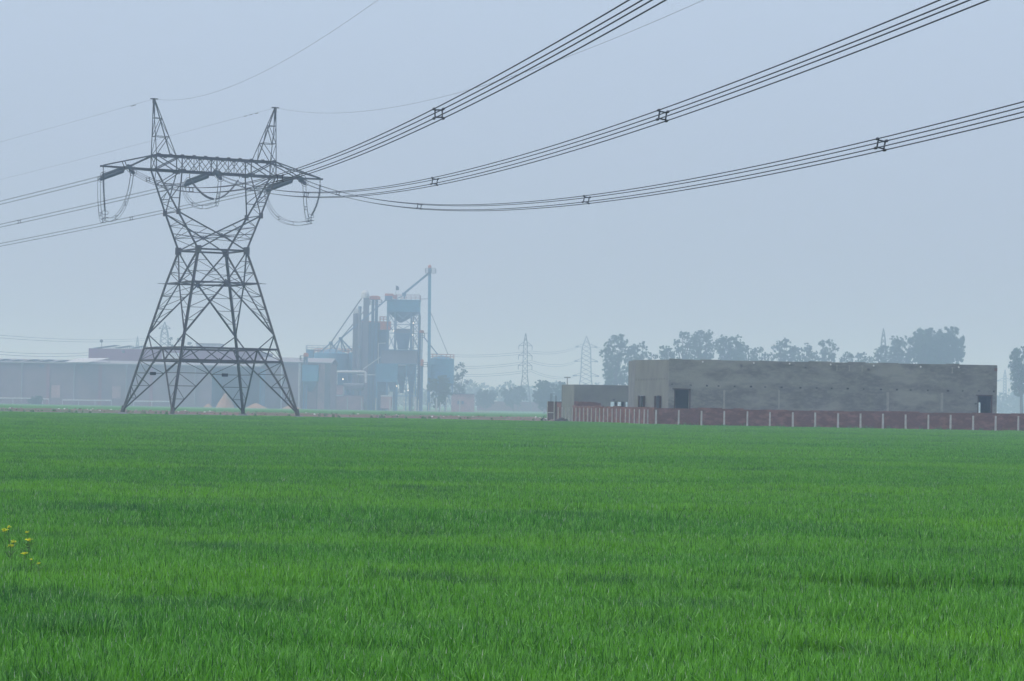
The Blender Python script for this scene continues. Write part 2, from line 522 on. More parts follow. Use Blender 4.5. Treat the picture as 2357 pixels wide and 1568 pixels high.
def field_part(name, label, y0, y1, step, variants, hscale):
    cl = bpy.data.collections.new(name + '_tufts')
    for o in variants: cl.objects.link(o)
    pts, rots, scl = [], [], []
    rnd = random.Random(int(y0 * 13))
    y = y0
    while y < y1:
        half = 0.212 * y + 3.0
        x = -half
        while x < half:
            xx = x + rnd.uniform(-0.15, 0.15) * step; yy = y + rnd.uniform(-0.15, 0.15) * step
            if yy < EDGE(xx) + 0.7 * noise.noise(V((xx * 0.2, 0, 3))):
                lo = noise.noise(V((xx * 0.085, yy * 0.11, 1.3)))
                mid = noise.noise(V((xx * 0.30, yy * 0.42, 9.1)))
                fine = noise.noise(V((xx * 1.1, yy * 0.8, 4.4)))
                s = 1.0 + 0.10 * lo + 0.14 * mid + 0.13 * fine + rnd.uniform(-0.03, 0.03)
                # lodged hollows in which the stand is thin and low
                for hx, hy, ra, rb, dp in HOLLOWS:
                    q = ((xx - hx) / ra) ** 2 + ((yy - hy) / rb) ** 2
                    if q < 1: s -= dp * (1 - q) ** 0.6
                if s < 0.38: x += step; continue
                pts.append((xx, yy, SOIL)); rots.append((0, 0, rnd.choice([0, 1, 2, 3]) * math.pi / 2 + rnd.uniform(-0.2, 0.2)))
                scl.append((step * hscale, step * hscale, max(0.25, s)))
            x += step
        y += step
    me = bpy.data.meshes.new(name); me.from_pydata(pts, [], [])
    ra_ = me.attributes.new('rot', 'FLOAT_VECTOR', 'POINT'); ra_.data.foreach_set('vector', [c for r in rots for c in r])
    sa_ = me.attributes.new('scl', 'FLOAT_VECTOR', 'POINT'); sa_.data.foreach_set('vector', [c for r in scl for c in r])
    o = bpy.data.objects.new(name, me); col.objects.link(o)
    tag(o, label, 'wheat', kind='stuff')
    ng = bpy.data.node_groups.new(name + '_nodes', 'GeometryNodeTree')
    ng.interface.new_socket('Geometry', in_out='INPUT', socket_type='NodeSocketGeometry')
    ng.interface.new_socket('Geometry', in_out='OUTPUT', socket_type='NodeSocketGeometry')
    gi = ng.nodes.new('NodeGroupInput'); go = ng.nodes.new('NodeGroupOutput')
    ci = ng.nodes.new('GeometryNodeCollectionInfo'); ci.inputs['Collection'].default_value = cl
    ci.inputs['Separate Children'].default_value = True; ci.inputs['Reset Children'].default_value = True
    ip = ng.nodes.new('GeometryNodeInstanceOnPoints'); ip.inputs['Pick Instance'].default_value = True
    def na(n_):
        a = ng.nodes.new('GeometryNodeInputNamedAttribute'); a.data_type = 'FLOAT_VECTOR'; a.inputs['Name'].default_value = n_
        return a.outputs['Attribute']
    ng.links.new(gi.outputs[0], ip.inputs['Points'])
    ng.links.new(ci.outputs[0], ip.inputs['Instance'])
    ng.links.new(na('rot'), ip.inputs['Rotation'])
    ng.links.new(na('scl'), ip.inputs['Scale'])
    ng.links.new(ip.outputs[0], go.inputs[0])
    md = o.modifiers.new('wheat', 'NODES'); md.node_group = ng
    return len(pts)
# (x, y, half-width, half-depth, depth of the dip)
HOLLOWS = [(6.4, 38.6, 1.7, 1.5, 1.3), (4.4, 39.0, 2.2, 1.0, 0.55), (2.4, 62, 3.0, 0.9, 0.3), (-8, 92, 7, 1.3, 0.3), (1.2, 96, 1.1, 1.4, 0.4), (9, 78, 6, 1.4, 0.28), (-2.5, 33, 1.5, 0.5, 0.2),
           (-7, 125, 6, 2.0, 0.35), (14, 170, 14, 3.5, 0.3), (-24, 150, 8, 3, 0.3), (4.8, 30.5, 0.9, 0.5, 0.35), (22, 190, 9, 4, 0.3), (6, 52, 3, 0.8, 0.25), (-3, 50, 4, 0.8, 0.18), (30, 225, 12, 4, .3), (-30, 215, 12, 4, .3)]
_r = random.Random(99)
for _ in range(95):
    _y = 26 + 270 * _r.random() ** 1.3; _x = _r.uniform(-.2, .2) * _y
    HOLLOWS.append((_x, _y, _r.uniform(.5, 2.6) * (.5 + _y / 90), _r.uniform(.35, .9) * (.6 + _y / 70), _r.uniform(.16, .42)))
near = [patch_mesh('wheat_tuft', 330, 0.0165, 11 + i, 0.5, 4) for i in range(6)]
n1 = field_part('wheat', 'dense young green wheat leaves in the near foreground', 15.5, 50, 0.5, near, 2.0)
mid = [patch_mesh('wheat_tuft', 800, 0.026, 31 + i, 1.0, 3) for i in range(5)]
n2 = field_part('wheat', 'green wheat in the middle of the field, banded light and dark', 50, 130, 1.0, mid, 1.0)
farp = [patch_mesh('wheat_tuft', 1000, 0.06, 51 + i, 2.0, 2) for i in range(4)]
n3 = field_part('wheat', 'far green wheat reaching the tower and brick wall', 130, 337, 2.0, farp, 0.5)
print('wheat tufts', n1, n2, n3)

# ------------------------------------------------------------------ lattice tower
TO = V((-40.33, 342.8, 0)); TH = 0.474
tc_ = V((math.cos(TH), math.sin(TH), 0)); tn = V((math.sin(TH), -math.cos(TH), 0))
def T(a, b, z): return TO + tc_ * a + tn * b + V((0, 0, z))
def TP(px, py, b):
    """the point of the tower plane b seen at (px, py)"""
    d = fw + (px - CX) / F * cr - (py - CY) / F * cu
    C0 = V((0, 0, CAMH)) - TO
    t = (b - C0.dot(tn)) / d.dot(tn)
    return V((0, 0, CAMH)) + d * t
LV = {'foot': (8.726, 9.937, 0.3), 'node': (6.276, 7.12, 10.64), 'mid': (4.582, 5.322, 17.485), 'waist': (3.402, 3.874, 21.869)}
def CN(a, b, k):
    hc, hn_, z = LV[k]; return T(a * hc, b * hn_, z)
def legpt(a, b, z):
    ks = ['foot', 'node', 'mid', 'waist']
    for k0, k1 in zip(ks, ks[1:]):
        z0, z1 = LV[k0][2], LV[k1][2]
        if z <= z1 + 1e-6:
            t = (z - z0) / (z1 - z0); return lerp(CN(a, b, k0), CN(a, b, k1), t)
def redund(mb, apex, A, B, n, w, zig=True, flip=False):
    pa = [lerp(apex, A, (i + 1) / (n + 1)) for i in range(n)]; pb = [lerp(apex, B, (i + 1) / (n + 1)) for i in range(n)]
    for p, q in zip(pa, pb): mb.angle(p, q, w)
    if zig:
        pa2 = pa + [A]; pb2 = pb + [B]
        for i in range(n):
            if flip: mb.angle(pb2[i], pa2[i + 1], w)
            else: mb.angle(pa2[i], pb2[i + 1], w)
tower = empty('transmission_tower', TO + V((0, 0, SOIL)), 'tall steel lattice tower with two pointed peaks and wide crossarm, standing in the wheat', 'transmission tower')
CORN = [(-1, -1), (-1, 1), (1, 1), (1, -1)]
for a, b in CORN:
    mb = MB()
    for k0, k1 in (('foot', 'node'), ('node', 'mid'), ('mid', 'waist')):
        p, q = CN(a, b, k0), CN(a, b, k1)
        mb.angle(p, q, 0.38, ref=(tc_ * a + tn * b), t=0.07)
    pf = CN(a, b, 'foot'); pn = lerp(pf, CN(a, b, 'node'), 0.06)
    mb.bar(pf - V((0, 0, 0.35)), pn, 0.42, 0.42)
    # step bolts
    if (a, b) == (1, -1):
        for i in range(60):
            q = lerp(CN(a, b, 'node'), CN(a, b, 'waist'), i / 60); mb.bar(q, q + tc_ * 0.32, 0.03)
    leg = build('leg', mb, 'steel', tower)
    fb = MB(); c = CN(a, b, 'foot'); c.z = 0
    s1, s2 = 0.9, 0.5
    fb.hexa([c + V((x * s1, y * s1, SOIL)) for x, y in ((-1, -1), (1, -1), (1, 1), (-1, 1))], [c + V((x * s2, y * s2, 0.05)) for x, y in ((-1, -1), (1, -1), (1, 1), (-1, 1))])
    build('footing', fb, 'concann', tower)
body = MB(); ring = MB(); ring2 = MB(); ringw = MB()
ZR1, ZR2 = 8.75, 7.1
for i in range(4):
    (a0, b0), (a1, b1) = CORN[i], CORN[(i + 1) % 4]
    F0, F1 = CN(a0, b0, 'foot'), CN(a1, b1, 'foot'); N0, N1 = CN(a0, b0, 'node'), CN(a1, b1, 'node')
    L0, L1 = legpt(a0, b0, ZR1), legpt(a1, b1, ZR1); K0, K1 = legpt(a0, b0, ZR2), legpt(a1, b1, ZR2)
    Mr = lerp(L0, L1, .5)
    ring.angle(L0, L1, 0.30); ring.angle(K0, K1, 0.34)
    body.angle(Mr, F0, 0.24); body.angle(Mr, F1, 0.24)
    for Fo, Lo, Ko, No in ((F0, L0, K0, N0), (F1, L1, K1, N1)):
        t = (ZR2 - Mr.z) / (Fo.z - Mr.z); Q = lerp(Mr, Fo, t)
        body.angle(No, Q, 0.17)
        redund(body, Fo, Ko, Q, 3, 0.10, True, True)
        body.angle(Ko, lerp(Lo, Mr, 0.45), 0.10); body.angle(Ko, lerp(Lo, Mr, 0.08), 0.09)
        ring.bar(Q - V((0, 0, .35)), Q + V((0, 0, .35)), 0.75, 0.06)
        mm = lerp(No, Q, 0.5); body.angle(lerp(Lo, No, .0), mm, 0.08)
    Ms = lerp(CN(a0, b0, 'mid'), CN(a1, b1, 'mid'), .5)
    ring2.angle(CN(a0, b0, 'mid'), CN(a1, b1, 'mid'), 0.26)
    body.angle(N0, Ms, 0.24); body.angle(N1, Ms, 0.24)
    redund(body, N0, CN(a0, b0, 'mid'), Ms, 3, 0.09); redund(body, N1, CN(a1, b1, 'mid'), Ms, 3, 0.09)
    W0, W1 = CN(a0, b0, 'waist'), CN(a1, b1, 'waist')
    ringw.angle(W0, W1, 0.30)
    body.angle(W0, Ms, 0.24); body.angle(W1, Ms, 0.24)
    redund(body, W0, CN(a0, b0, 'mid'), Ms, 2, 0.09); redund(body, W1, CN(a1, b1, 'mid'), Ms, 2, 0.09)
    (a2, b2) = CORN[(i + 2) % 4]
    Ms2 = lerp(CN(a1, b1, 'mid'), CN(a2, b2, 'mid'), .5)
    body.angle(Ms, Ms2, 0.16)
    Mr2 = lerp(legpt(a1, b1, ZR1), legpt(a2, b2, ZR1), .5); body.angle(Mr, Mr2, 0.14)
    ring2.bar(Ms - V((0, 0, .45)), Ms + V((0, 0, .45)), 1.0, 0.10)
    ringw.bar(W0 - V((0, 0, .5)), W0 + V((0, 0, .45)), 0.75, 0.75)
    # guard stubs reaching out past the legs
    d = (CN(a1, b1, 'mid') - CN(a0, b0, 'mid')).normalized()
    ring2.bar(CN(a0, b0, 'mid'), CN(a0, b0, 'mid') - d * 1.1, 0.07); ring2.bar(CN(a1, b1, 'mid'), CN(a1, b1, 'mid') + d * 1.1, 0.07)
build('body_bracing', body, 'steel', tower)
build('ring_beam', ring, 'steel', tower)
build('ring_beam', ring2, 'steel', tower)
build('ring_beam', ringw, 'steel', tower)
# upper frame
AK, BK, ZK, ZC, BC = 5.827, 2.626, 26.733, 23.757, 3.579
LB, WB, ZT, ZB = 8.48, 1.079, 34.23, 32.258
AI = 4.9
for a in (-1, 1):
    mb = MB()
    outs = {}
    for b in (-1, 1):
        W = CN(a, b, 'waist'); K = T(a * AK, b * BK, ZK); O = T(a * LB, b * WB, ZB); I = T(a * AI, b * WB, ZB); C = T(0, b * BC, ZC)
        mb.angle(W, K, 0.32, ref=tn * b); mb.angle(K, O, 0.28, ref=tn * b); mb.angle(K, I, 0.20)
        mb.angle(K, C, 0.24); mb.angle(C, CN(-a, b, 'waist'), 0.22)
        redund(mb, K, W, C, 2, 0.09); mb.angle(lerp(W, K, .47), C, 0.13)
        redund(mb, K, O, I, 2, 0.13, True, a > 0)
        outs[b] = (W, K, O, C, I)
        mb.bar(K - V((0, 0, .35)), K + V((0, 0, .35)), 0.6, 0.5)
        if a < 0: mb.bar(C - V((0, 0, .3)), C + V((0, 0, .3)), 0.8, 0.08)
    for (i, j, n) in ((0, 1, 3), (1, 2, 4)):
        for k in range(n):
            p0 = lerp(outs[-1][i], outs[-1][j], k / n); p1 = lerp(outs[-1][i], outs[-1][j], (k + 1) / n)
            q0 = lerp(outs[1][i], outs[1][j], k / n); q1 = lerp(outs[1][i], outs[1][j], (k + 1) / n)
            mb.angle(p0, q1, 0.10) if k % 2 else mb.angle(q0, p1, 0.10)
            mb.angle(p1, q1, 0.10)
    mb.angle(outs[-1][1], outs[1][1], 0.16)
    build('frame_arm', mb, 'steel', tower)
mb = MB()
for b in (-1, 1):
    mb.angle(T(-LB, b * WB, ZT), T(LB, b * WB, ZT), 0.24, ref=tn * b); mb.angle(T(-LB, b * WB, ZB), T(LB, b * WB, ZB), 0.27, ref=tn * b)
    stn = [-LB, -AI, -AI / 2, 0, AI / 2, AI, LB]
    for i, s0 in enumerate(stn):
        mb.angle(T(s0, b * WB, ZB), T(s0, b * WB, ZT), 0.14 if i in (0, 1, 3, 5, 6) else 0.08)
    for s0, s1 in ((-LB, -AI), (AI, LB)):
        mb.angle(T(s0, b * WB, ZB), T(s1, b * WB, ZT), 0.17); mb.angle(T(s0, b * WB, ZT), T(s1, b * WB, ZB), 0.17)
    st = AI / 3.0
    for i in range(-3, 3):
        s0, s1 = i * st, (i + 1) * st
        mb.angle(T(s0, b * WB, ZB), T(s1, b * WB, ZT), 0.10); mb.angle(T(s0, b * WB, ZT), T(s1, b * WB, ZB), 0.10)
    for i in range(-5, 6):
        mb.bar(T(i * 1.63 - .22, b * (WB + .05), ZT), T(i * 1.63 + .22, b * (WB + .05), ZT), 0.06, 0.42)
    for s0 in (-AI, 0, AI):
        mb.bar(T(s0 - .5, b * (WB + .04), ZB), T(s0 + .5, b * (WB + .04), ZB), 0.06, 0.5)
for z in (ZT, ZB):
    n = 10
    for i in range(n + 1):
        s0 = -LB + 2 * LB * i / n; mb.angle(T(s0, -WB, z), T(s0, WB, z), 0.07)
        if i < n:
            s1 = -LB + 2 * LB * (i + 1) / n; mb.angle(T(s0, -WB if i % 2 else WB, z), T(s1, WB if i % 2 else -WB, z), 0.06)
for a in (-1, 1):
    mb.angle(T(a * LB, -WB, ZB), T(a * LB, WB, ZT), 0.12); mb.angle(T(a * LB, WB, ZB), T(a * LB, -WB, ZT), 0.12)
build('crossbeam', mb, 'steel', tower)
TIP = 15.4
for a in (-1, 1):
    mb = MB(); tp = T(a * TIP, 0, ZB + 0.10)
    for b in (-1, 1):
        t0 = T(a * LB, b * WB, ZT); b0 = T(a * LB, b * WB, ZB)
        tipb = tp + tn * b * 0.12
        mb.angle(t0, tipb + V((0, 0, .12)), 0.20); mb.angle(b0, tipb, 0.24)
        kb = lerp(b0, tipb, 0.55); kt = lerp(t0, tipb, 0.60)
        mb.angle(t0, kb, 0.18); mb.angle(kt, kb, 0.14)
    for i in range(1, 5):
        p = lerp(T(a * LB, -WB, ZB), tp, i / 5); q = lerp(T(a * LB, WB, ZB), tp, i / 5); mb.angle(p, q, 0.10)
        p2 = lerp(T(a * LB, -WB, ZB), tp, (i - 1) / 5); mb.angle(p2, q, 0.09)
    mb.bar(tp - tc_ * .4, tp + tc_ * .35, 0.45, 0.22); mb.bar(tp, tp - V((0, 0, 0.55)), 0.10)
    for s0 in (0.46, 0.54):
        p = lerp(T(a * LB, -WB, ZB), tp, s0); q = lerp(T(a * LB, WB, ZB), tp, s0); mb.bar(p, q, 0.16, 0.4)
    build('cantilever_arm', mb, 'steel', tower)
ZP = 41.585
for a in (-1, 1):
    mb = MB(); tip = T(a * 8.62, 0, ZP)
    bs = [T(a * LB, -WB, ZT), T(a * LB, WB, ZT), T(a * 5.75, WB, ZT), T(a * 5.75, -WB, ZT)]
    tops = [tip + (bb - T(a * 7.2, 0, ZT)) * 0.06 for bb in bs]; 
    for t_ in tops: t_.z = ZP
    for bb, t_ in zip(bs, tops): mb.angle(bb, t_, 0.14)
    lev = [0, 0.34, 0.67, 1.0]
    for k in (1, 2):
        rr = [lerp(bb, t_, lev[k]) for bb, t_ in zip(bs, tops)]
        for i in range(4): mb.angle(rr[i], rr[(i + 1) % 4], 0.10)
    for k in range(3):
        for (i, j) in ((1, 2), (0, 3)):
            p = lerp(bs[i], tops[i], lev[k]); q = lerp(bs[j], tops[j], lev[k + 1])
            mb.angle(p, q, 0.10)
        p = lerp(bs[0], tops[0], lev[k]); q = lerp(bs[1], tops[1], lev[k + 1]); mb.angle(p, q, 0.09)
        p = lerp(bs[2], tops[2], lev[k]); q = lerp(bs[3], tops[3], lev[k + 1]); mb.angle(p, q, 0.09)
    mb.bar(tip - V((0, 0, .5)), tip + V((0, 0, .18)), 0.45, 0.35)
    mb.bar(tip - tc_ * .5 + V((0, 0, .1)), tip + tc_ * .5 + V((0, 0, .1)), 0.3, 0.12)
    build('peak', mb, 'steel', tower)
for px, py in ((352, 860), (517.5, 863.5)):
    p = TP(px, py, LV['foot'][1] * (0.85 if px > 400 else -0.2))
    mb = MB(); mb.bar(p - tc_ * .42, p + tc_ * .42, 0.06, 0.42)
    build('sign_plate', mb, 'dark', tower)

# ------------------------------------------------------------------ insulators, conductors, jumpers
EN_AZ = [-1.35454, -1.35856, -1.36685]
ATT = [TO + tc_ * (k - 1) * 12.0 for k in range(3)]
NP = [(32.307, .13286, .00027), (32.181, .12886, .00026), (32.274, .13492, .00026)]
NS = [[35.64, 91.8, 160.4, 220.5], [38.0, 94.8, 164.4, 224.9], [41.5, 100.6, 171.4, 231.9]]
EF = V((math.cos(R(126.05)), math.sin(R(126.05)), 0))
PH = ['left', 'middle', 'right']
def near_pt(k, d):
    e = V((math.cos(EN_AZ[k]), math.sin(EN_AZ[k]), 0)); z0, a, b = NP[k]
    return ATT[k] + e * d + V((0, 0, z0 - a * d + b * d * d))
FZ = [31.93, 31.8, 31.7]
def far_pt(k, d): return ATT[k] + EF * d + V((0, 0, FZ[k] - 0.058 * d + 0.00007 * d * d))
def quad_offsets(e, tw=0.1):
    u = V((e.y, -e.x, 0)).normalized(); z_ = V((0, 0, 1)); u, z_ = (u + z_ * tw).normalized(), (z_ - u * tw).normalized()     # the bundle hangs a little twisted
    return [u * a * .225 + z_ * b * .225 for a, b in ((-1, 1), (1, 1), (1, -1), (-1, -1))]
def disc_string(mb, path, rdisc, pitch=0.17, core=0.045):
    # resample the path and give it discs
    L = [0]
    for p, q in zip(path, path[1:]): L.append(L[-1] + (q - p).length)
    def at(s):
        for i in range(len(path) - 1):
            if s <= L[i + 1] + 1e-9: return lerp(path[i], path[i + 1], (s - L[i]) / max(1e-9, L[i + 1] - L[i]))
        return path[-1]
    n = int(L[-1] / pitch); pts, rad = [], []
    for i in range(n):
        s = i * pitch
        for f, r in ((0.0, core), (0.30, core), (0.34, rdisc * .93), (0.52, rdisc), (0.72, core * 1.6)):
            pts.append(at(s + f * pitch)); rad.append(r)
    mb.tube(pts, rad, 9)
def torus(mb, c, nrm, r, rr):
    n = nrm.normalized(); u = n.cross(V((0.1, 0.2, 1))).normalized(); t = n.cross(u)
    path = [c + (u * math.cos(2 * math.pi * i / 16) + t * math.sin(2 * math.pi * i / 16)) * r for i in range(17)]
    mb.tube(path, rr, 5)
def tension_set(k, far):
    f = far_pt if far else near_pt
    e = (f(k, 2.0) - f(k, 0.0)).normalized()
    A = T((k - 1) * 12.0, (-0.7 if far else 0.7) if k == 1 else (-0.35 if far else 0.35), ZB + 0.05)
    end = f(k, 8.3)
    root = empty('tension_insulator', A, 'pair of grey disc insulator strings pulling %s from the crossarm %s' % ('away to the left' if far else 'to the viewer', ['left end', 'middle', 'right end'][k]), 'insulator', 'tension insulators on the crossarm')
    u = V((e.y, -e.x, 0)).normalized()
    hw = MB(); hw2 = MB(); hw.bar(A, lerp(A, end, .10), 0.10)
    s0, s1 = lerp(A, end, .10), lerp(A, end, .93)
    up = V((0, 0, 1))
    sep = (up * 0.27 + u * 0.16)
    hw.bar(s0 - sep * 1.15, s0 + sep * 1.15, 0.12, 0.16); hw2.bar(s1 - sep * 1.2, s1 + sep * 1.2, 0.12, 0.20); hw2.bar(s1, end, 0.10)
    for o_ in quad_offsets(e): hw2.bar(s1 + o_ * .6, end + o_, 0.06)
    build('yoke', hw, 'steel', root)
    build('yoke', hw2, 'steel', root)
    for s_ in (-1, 1):
        mb = MB(); disc_string(mb, [s0 + sep * s_ + e * .1, s1 + sep * s_ - e * .1], 0.25, 0.15)
        build('insulator_string', mb, 'glassins', root, smooth=False)
    rg = MB(); torus(rg, s1 + sep * .9 - e * .5, e + up * .3, 0.52, 0.035); torus(rg, s1 - sep * .9 - e * .3, e, 0.45, 0.03)
    build('corona_ring', rg, 'steel', root)
def spacer_mesh(mb, c, e, sc_=1.0, tw=0.1):
    of = quad_offsets(e, tw); pts = [c + o_ * .78 for o_ in of]; w_ = 0.062 * sc_
    for i in range(4):
        mb.bar(pts[i], pts[(i + 1) % 4], w_)
        mb.bar(pts[i], c + of[i], 0.075 * sc_)
        mb.tube([c + of[i] - e * .22, c + of[i] - e * .1, c + of[i] + e * .1, c + of[i] + e * .22], [.04 * sc_, .07 * sc_, .07 * sc_, .04 * sc_], 6)
        m_ = lerp(pts[i], pts[(i + 1) % 4], .14); m2 = lerp(pts[i], pts[(i - 1) % 4], .14); mb.bar(m_, m2, .06 * sc_)
for k in range(3):
    tension_set(k, True); tension_set(k, False)
    # near span
    e = V((math.cos(EN_AZ[k]), math.sin(EN_AZ[k]), 0)); tw = [-.03, .13, .19][k]; of = quad_offsets(e, tw)
    root = empty('conductor_bundle', near_pt(k, 8.3), 'four parallel dark wires rising from the %s insulators over the field to the upper right' % PH[k], 'power line', 'wire bundles of the near span')
    for i, o_ in enumerate(of):
        mb = MB(); sg = [1, .96, 1.04, .99][i]
        path = []
        for j in range(61):
            d = 8.3 + j * 5.0; p = near_pt(k, d) + o_; path.append(p)
        mb.tube(path, 0.030, 5, False); build('wire', mb, 'wire', root, smooth=True)
    for d in NS[k]:
        mb = MB(); ee = (near_pt(k, d + 1) - near_pt(k, d)).normalized(); spacer_mesh(mb, near_pt(k, d), ee, 1.0, tw); build('spacer', mb, 'wire', root)
    root = empty('conductor_bundle', far_pt(k, 8.3), 'four thin parallel wires running off left from the %s insulators' % PH[k], 'power line', 'wire bundles of the far span')
    of = quad_offsets(EF)
    for i, o_ in enumerate(of):
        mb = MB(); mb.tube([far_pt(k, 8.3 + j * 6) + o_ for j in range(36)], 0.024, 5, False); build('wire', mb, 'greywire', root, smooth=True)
    ds = {1: [60.0], 2: [48.0]}.get(k, [])
    for d in ds:
        mb = MB(); spacer_mesh(mb, far_pt(k, d), EF, .9); build('spacer', mb, 'wire', root)
# ground wires
for a, nm, (az, g1, g2) in ((-1, 'left', (-1.35749, .12357, .00024)), (1, 'right', (-1.3566, .13481, .00028))):
    tip = T(a * 8.62, 0, ZP + .1); e = V((math.cos(az), math.sin(az), 0))
    mb = MB(); mb.tube([tip + e * d + V((0, 0, -g1 * d + g2 * d * d)) for d in [j * 5 for j in range(62)]], 0.0125, 4, False)
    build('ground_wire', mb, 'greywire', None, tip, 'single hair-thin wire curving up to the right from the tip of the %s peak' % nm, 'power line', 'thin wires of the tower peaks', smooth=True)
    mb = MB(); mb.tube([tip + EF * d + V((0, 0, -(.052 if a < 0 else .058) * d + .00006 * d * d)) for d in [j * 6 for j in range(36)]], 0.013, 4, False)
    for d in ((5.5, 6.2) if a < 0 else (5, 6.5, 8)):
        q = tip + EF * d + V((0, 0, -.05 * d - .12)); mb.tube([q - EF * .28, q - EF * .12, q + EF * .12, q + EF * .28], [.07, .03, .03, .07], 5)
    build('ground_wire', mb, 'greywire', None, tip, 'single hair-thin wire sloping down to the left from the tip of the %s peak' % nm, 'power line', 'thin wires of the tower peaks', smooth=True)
def bez(p0, p1, p2, p3, n=16): return [p0 * (1 - t) ** 3 + p1 * 3 * t * (1 - t) ** 2 + p2 * 3 * t * t * (1 - t) + p3 * t ** 3 for t in [i / n for i in range(n + 1)]]
HANG = [TP(242, 496, 0), TP(494, 463, 0), TP(716, 503, 0)]
for k in range(3):
    H = HANG[k]; Pf = far_pt(k, 8.3); Pn = near_pt(k, 8.3)
    root = empty('jumper_loop', H, 'four slack wires looping under the %s of the crossarm between the insulators' % ['left end', 'middle', 'right end'][k], 'power line', 'jumper loops under the crossarm')
    low = H - V((0, 0, 0.45))
    dz = Pf.z - low.z
    hf = V((Pf.x - low.x, Pf.y - low.y, 0)); hnr = V((Pn.x - low.x, Pn.y - low.y, 0))
    sag = 0.9
    A = bez(Pf, Pf - V((0, 0, dz * .75)) - hf * .02, low + hf * .55 - V((0, 0, sag)), low)
    B = bez(low, low + hnr * .45 - V((0, 0, sag)), Pn - V((0, 0, (Pn.z - low.z) * .8)) - hnr * .10, Pn)
    uu = V((tn.x, tn.y, 0))
    offs = [uu * a * .22 + V((0, 0, b * .22)) + tc_ * a * .12 for a, b in ((-1, 1), (1, 1), (1, -1), (-1, -1))]
    for o_ in offs:
        mb = MB(); mb.tube([p + o_ for p in A + B[1:]], 0.024, 5, False); build('wire', mb, 'wire', root, smooth=True)
    for path, i in ((A, 8), (A, 12), (B, 5), (B, 10)):
        mb = MB(); c = path[i]
        q = [c + o_ for o_ in offs]
        mb.bar(q[0], q[1], .05); mb.bar(q[2], q[3], .05); mb.bar(lerp(q[0], q[1], .5), lerp(q[2], q[3], .5), .05); build('spacer', mb, 'wire', root)
    if k == 1:
        v0, v1 = T(-AI + .1, WB, ZB - .3), T(AI - .1, WB, ZB - .3)
        v0 = TP(436.5, 411, WB); v1 = TP(551, 411, WB)
        rt = empty('insulator_set', v0, 'sagging pair of dark ribbed insulator strings meeting below the crossarm middle', 'insulator')
        for v in (v0, v1):
            mb = MB(); s_ = -1 if v is v0 else 1
            mid_ = lerp(v, H, .52) + V((0, 0, -0.72)) + tc_ * s_ * .12
            path = bez(v, lerp(v, mid_, .62) + V((0, 0, -.12)), mid_ + (H - v) * .12, H + V((0, 0, .25)), 24)
            disc_string(mb, path[1:], 0.175, 0.20, .06)
            mb.bar(v + V((0, 0, .6)), v, .08)
            build('insulator_string', mb, 'insul', rt)
    else:
        a = -1 if k == 0 else 1
        tp = T(a * TIP, 0, ZB - .3)
        rt = empty('pilot_insulator', tp, 'single dark ribbed insulator string hanging from the %s tip of the crossarm' % PH[k], 'insulator', 'insulators hanging from the crossarm tips')
        mb = MB(); mid_ = lerp(tp, H, .5) + tc_ * (0.75 if k == 2 else -.1)
        path = [tp * (1 - t) ** 2 + mid_ * 2 * t * (1 - t) + (H + V((0, 0, .3))) * t * t for t in [i / 16 for i in range(17)]]
        disc_string(mb, path[1:], 0.175, 0.20, .06); mb.bar(tp + V((0, 0, .4)), path[1], .06)
        build('insulator_string', mb, 'insul', rt)
        rg = MB(); torus(rg, H + V((0, 0, .35)) + tc_ * .2, tc_ * .3 + tn, .25, .03); torus(rg, H + V((0, 0, .35)) - tc_ * .2, tc_ * .3 + tn, .25, .03)
        rg.bar(H + V((0, 0, .3)), low - V((0, 0, .25)), .09); rg.bar(low - tc_ * .45, low + tc_ * .45 + V((0, 0, .2)), .07)
        build('clamp', rg, 'wire', rt)

# ------------------------------------------------------------------ buildings on the right
cA = P(1540, 828, 322); cB = P(2295.5, 843, 322); cC = P(1462, 829, 329.5)
ZM = cA.z
xa, ya = cA.x, 322.0; xb = cB.x; xc, yc = cC.x, 329.5
bld = empty('concrete_building', (xa, ya, SOIL), 'long unfinished grey cement building with flat roof and dark doorways, behind the brick wall', 'building')
def fx(px): return P(px, 900, 322).x - xa
def fz(px, py, D=322): return P(px, py, D).z
h1 = (fx(1553.5), fx(1585.5), SOIL, fz(1569, 893.5)); h2 = (fx(2250.3), fx(2281.5), SOIL, fz(2266, 908))
mb = MB(); mb.wall((xa, ya), (xb, ya), SOIL, ZM, 0.3, [h1, h2])
build('front_wall', mb, 'conc', bld)
yb = ya + 17.0
L2 = math.hypot(xc - xa, yc - ya)
def sx2(px):
    # distance along the end wall, measured from the far corner, of what is seen at px
    k = (px - CX) / F
    d0, d1 = 0.0, L2
    for _ in range(40):
        m = (d0 + d1) / 2; q = V((xc, yc, 0)).lerp(V((xa, ya, 0)), m / L2)
        if q.x / q.y < k: d0 = m
        else: d1 = m
    return (d0 + d1) / 2
ez = fz(1490, 911.5, 326)
mb = MB(); mb.wall((xc, yc), (xa + .001, ya + .001), SOIL, ZM - 0.004, 0.3, [(sx2(1477), sx2(1484.5), SOIL, ez), (sx2(1514), sx2(1521.8), SOIL, ez + .05)])
build('end_wall', mb, 'concside', bld)
back0 = (xc + 4.0, yb + 2); 
bd = 2.6
mb = MB(); mb.wall((xb, yb), (xc - 0.4, yb), SOIL, ZM - .01, 0.3)
mb.wall((xb, ya + .3), (xb, yb), SOIL, ZM - .006, 0.3, [(9.3, 12.2, SOIL, fz(2258, 926.4, 333))])
mb.wall((xc - 0.4, yb), (xc - 0.001, yc + 0.3), SOIL, ZM - .006, 0.3)
build('back_wall', mb, 'concann', bld)
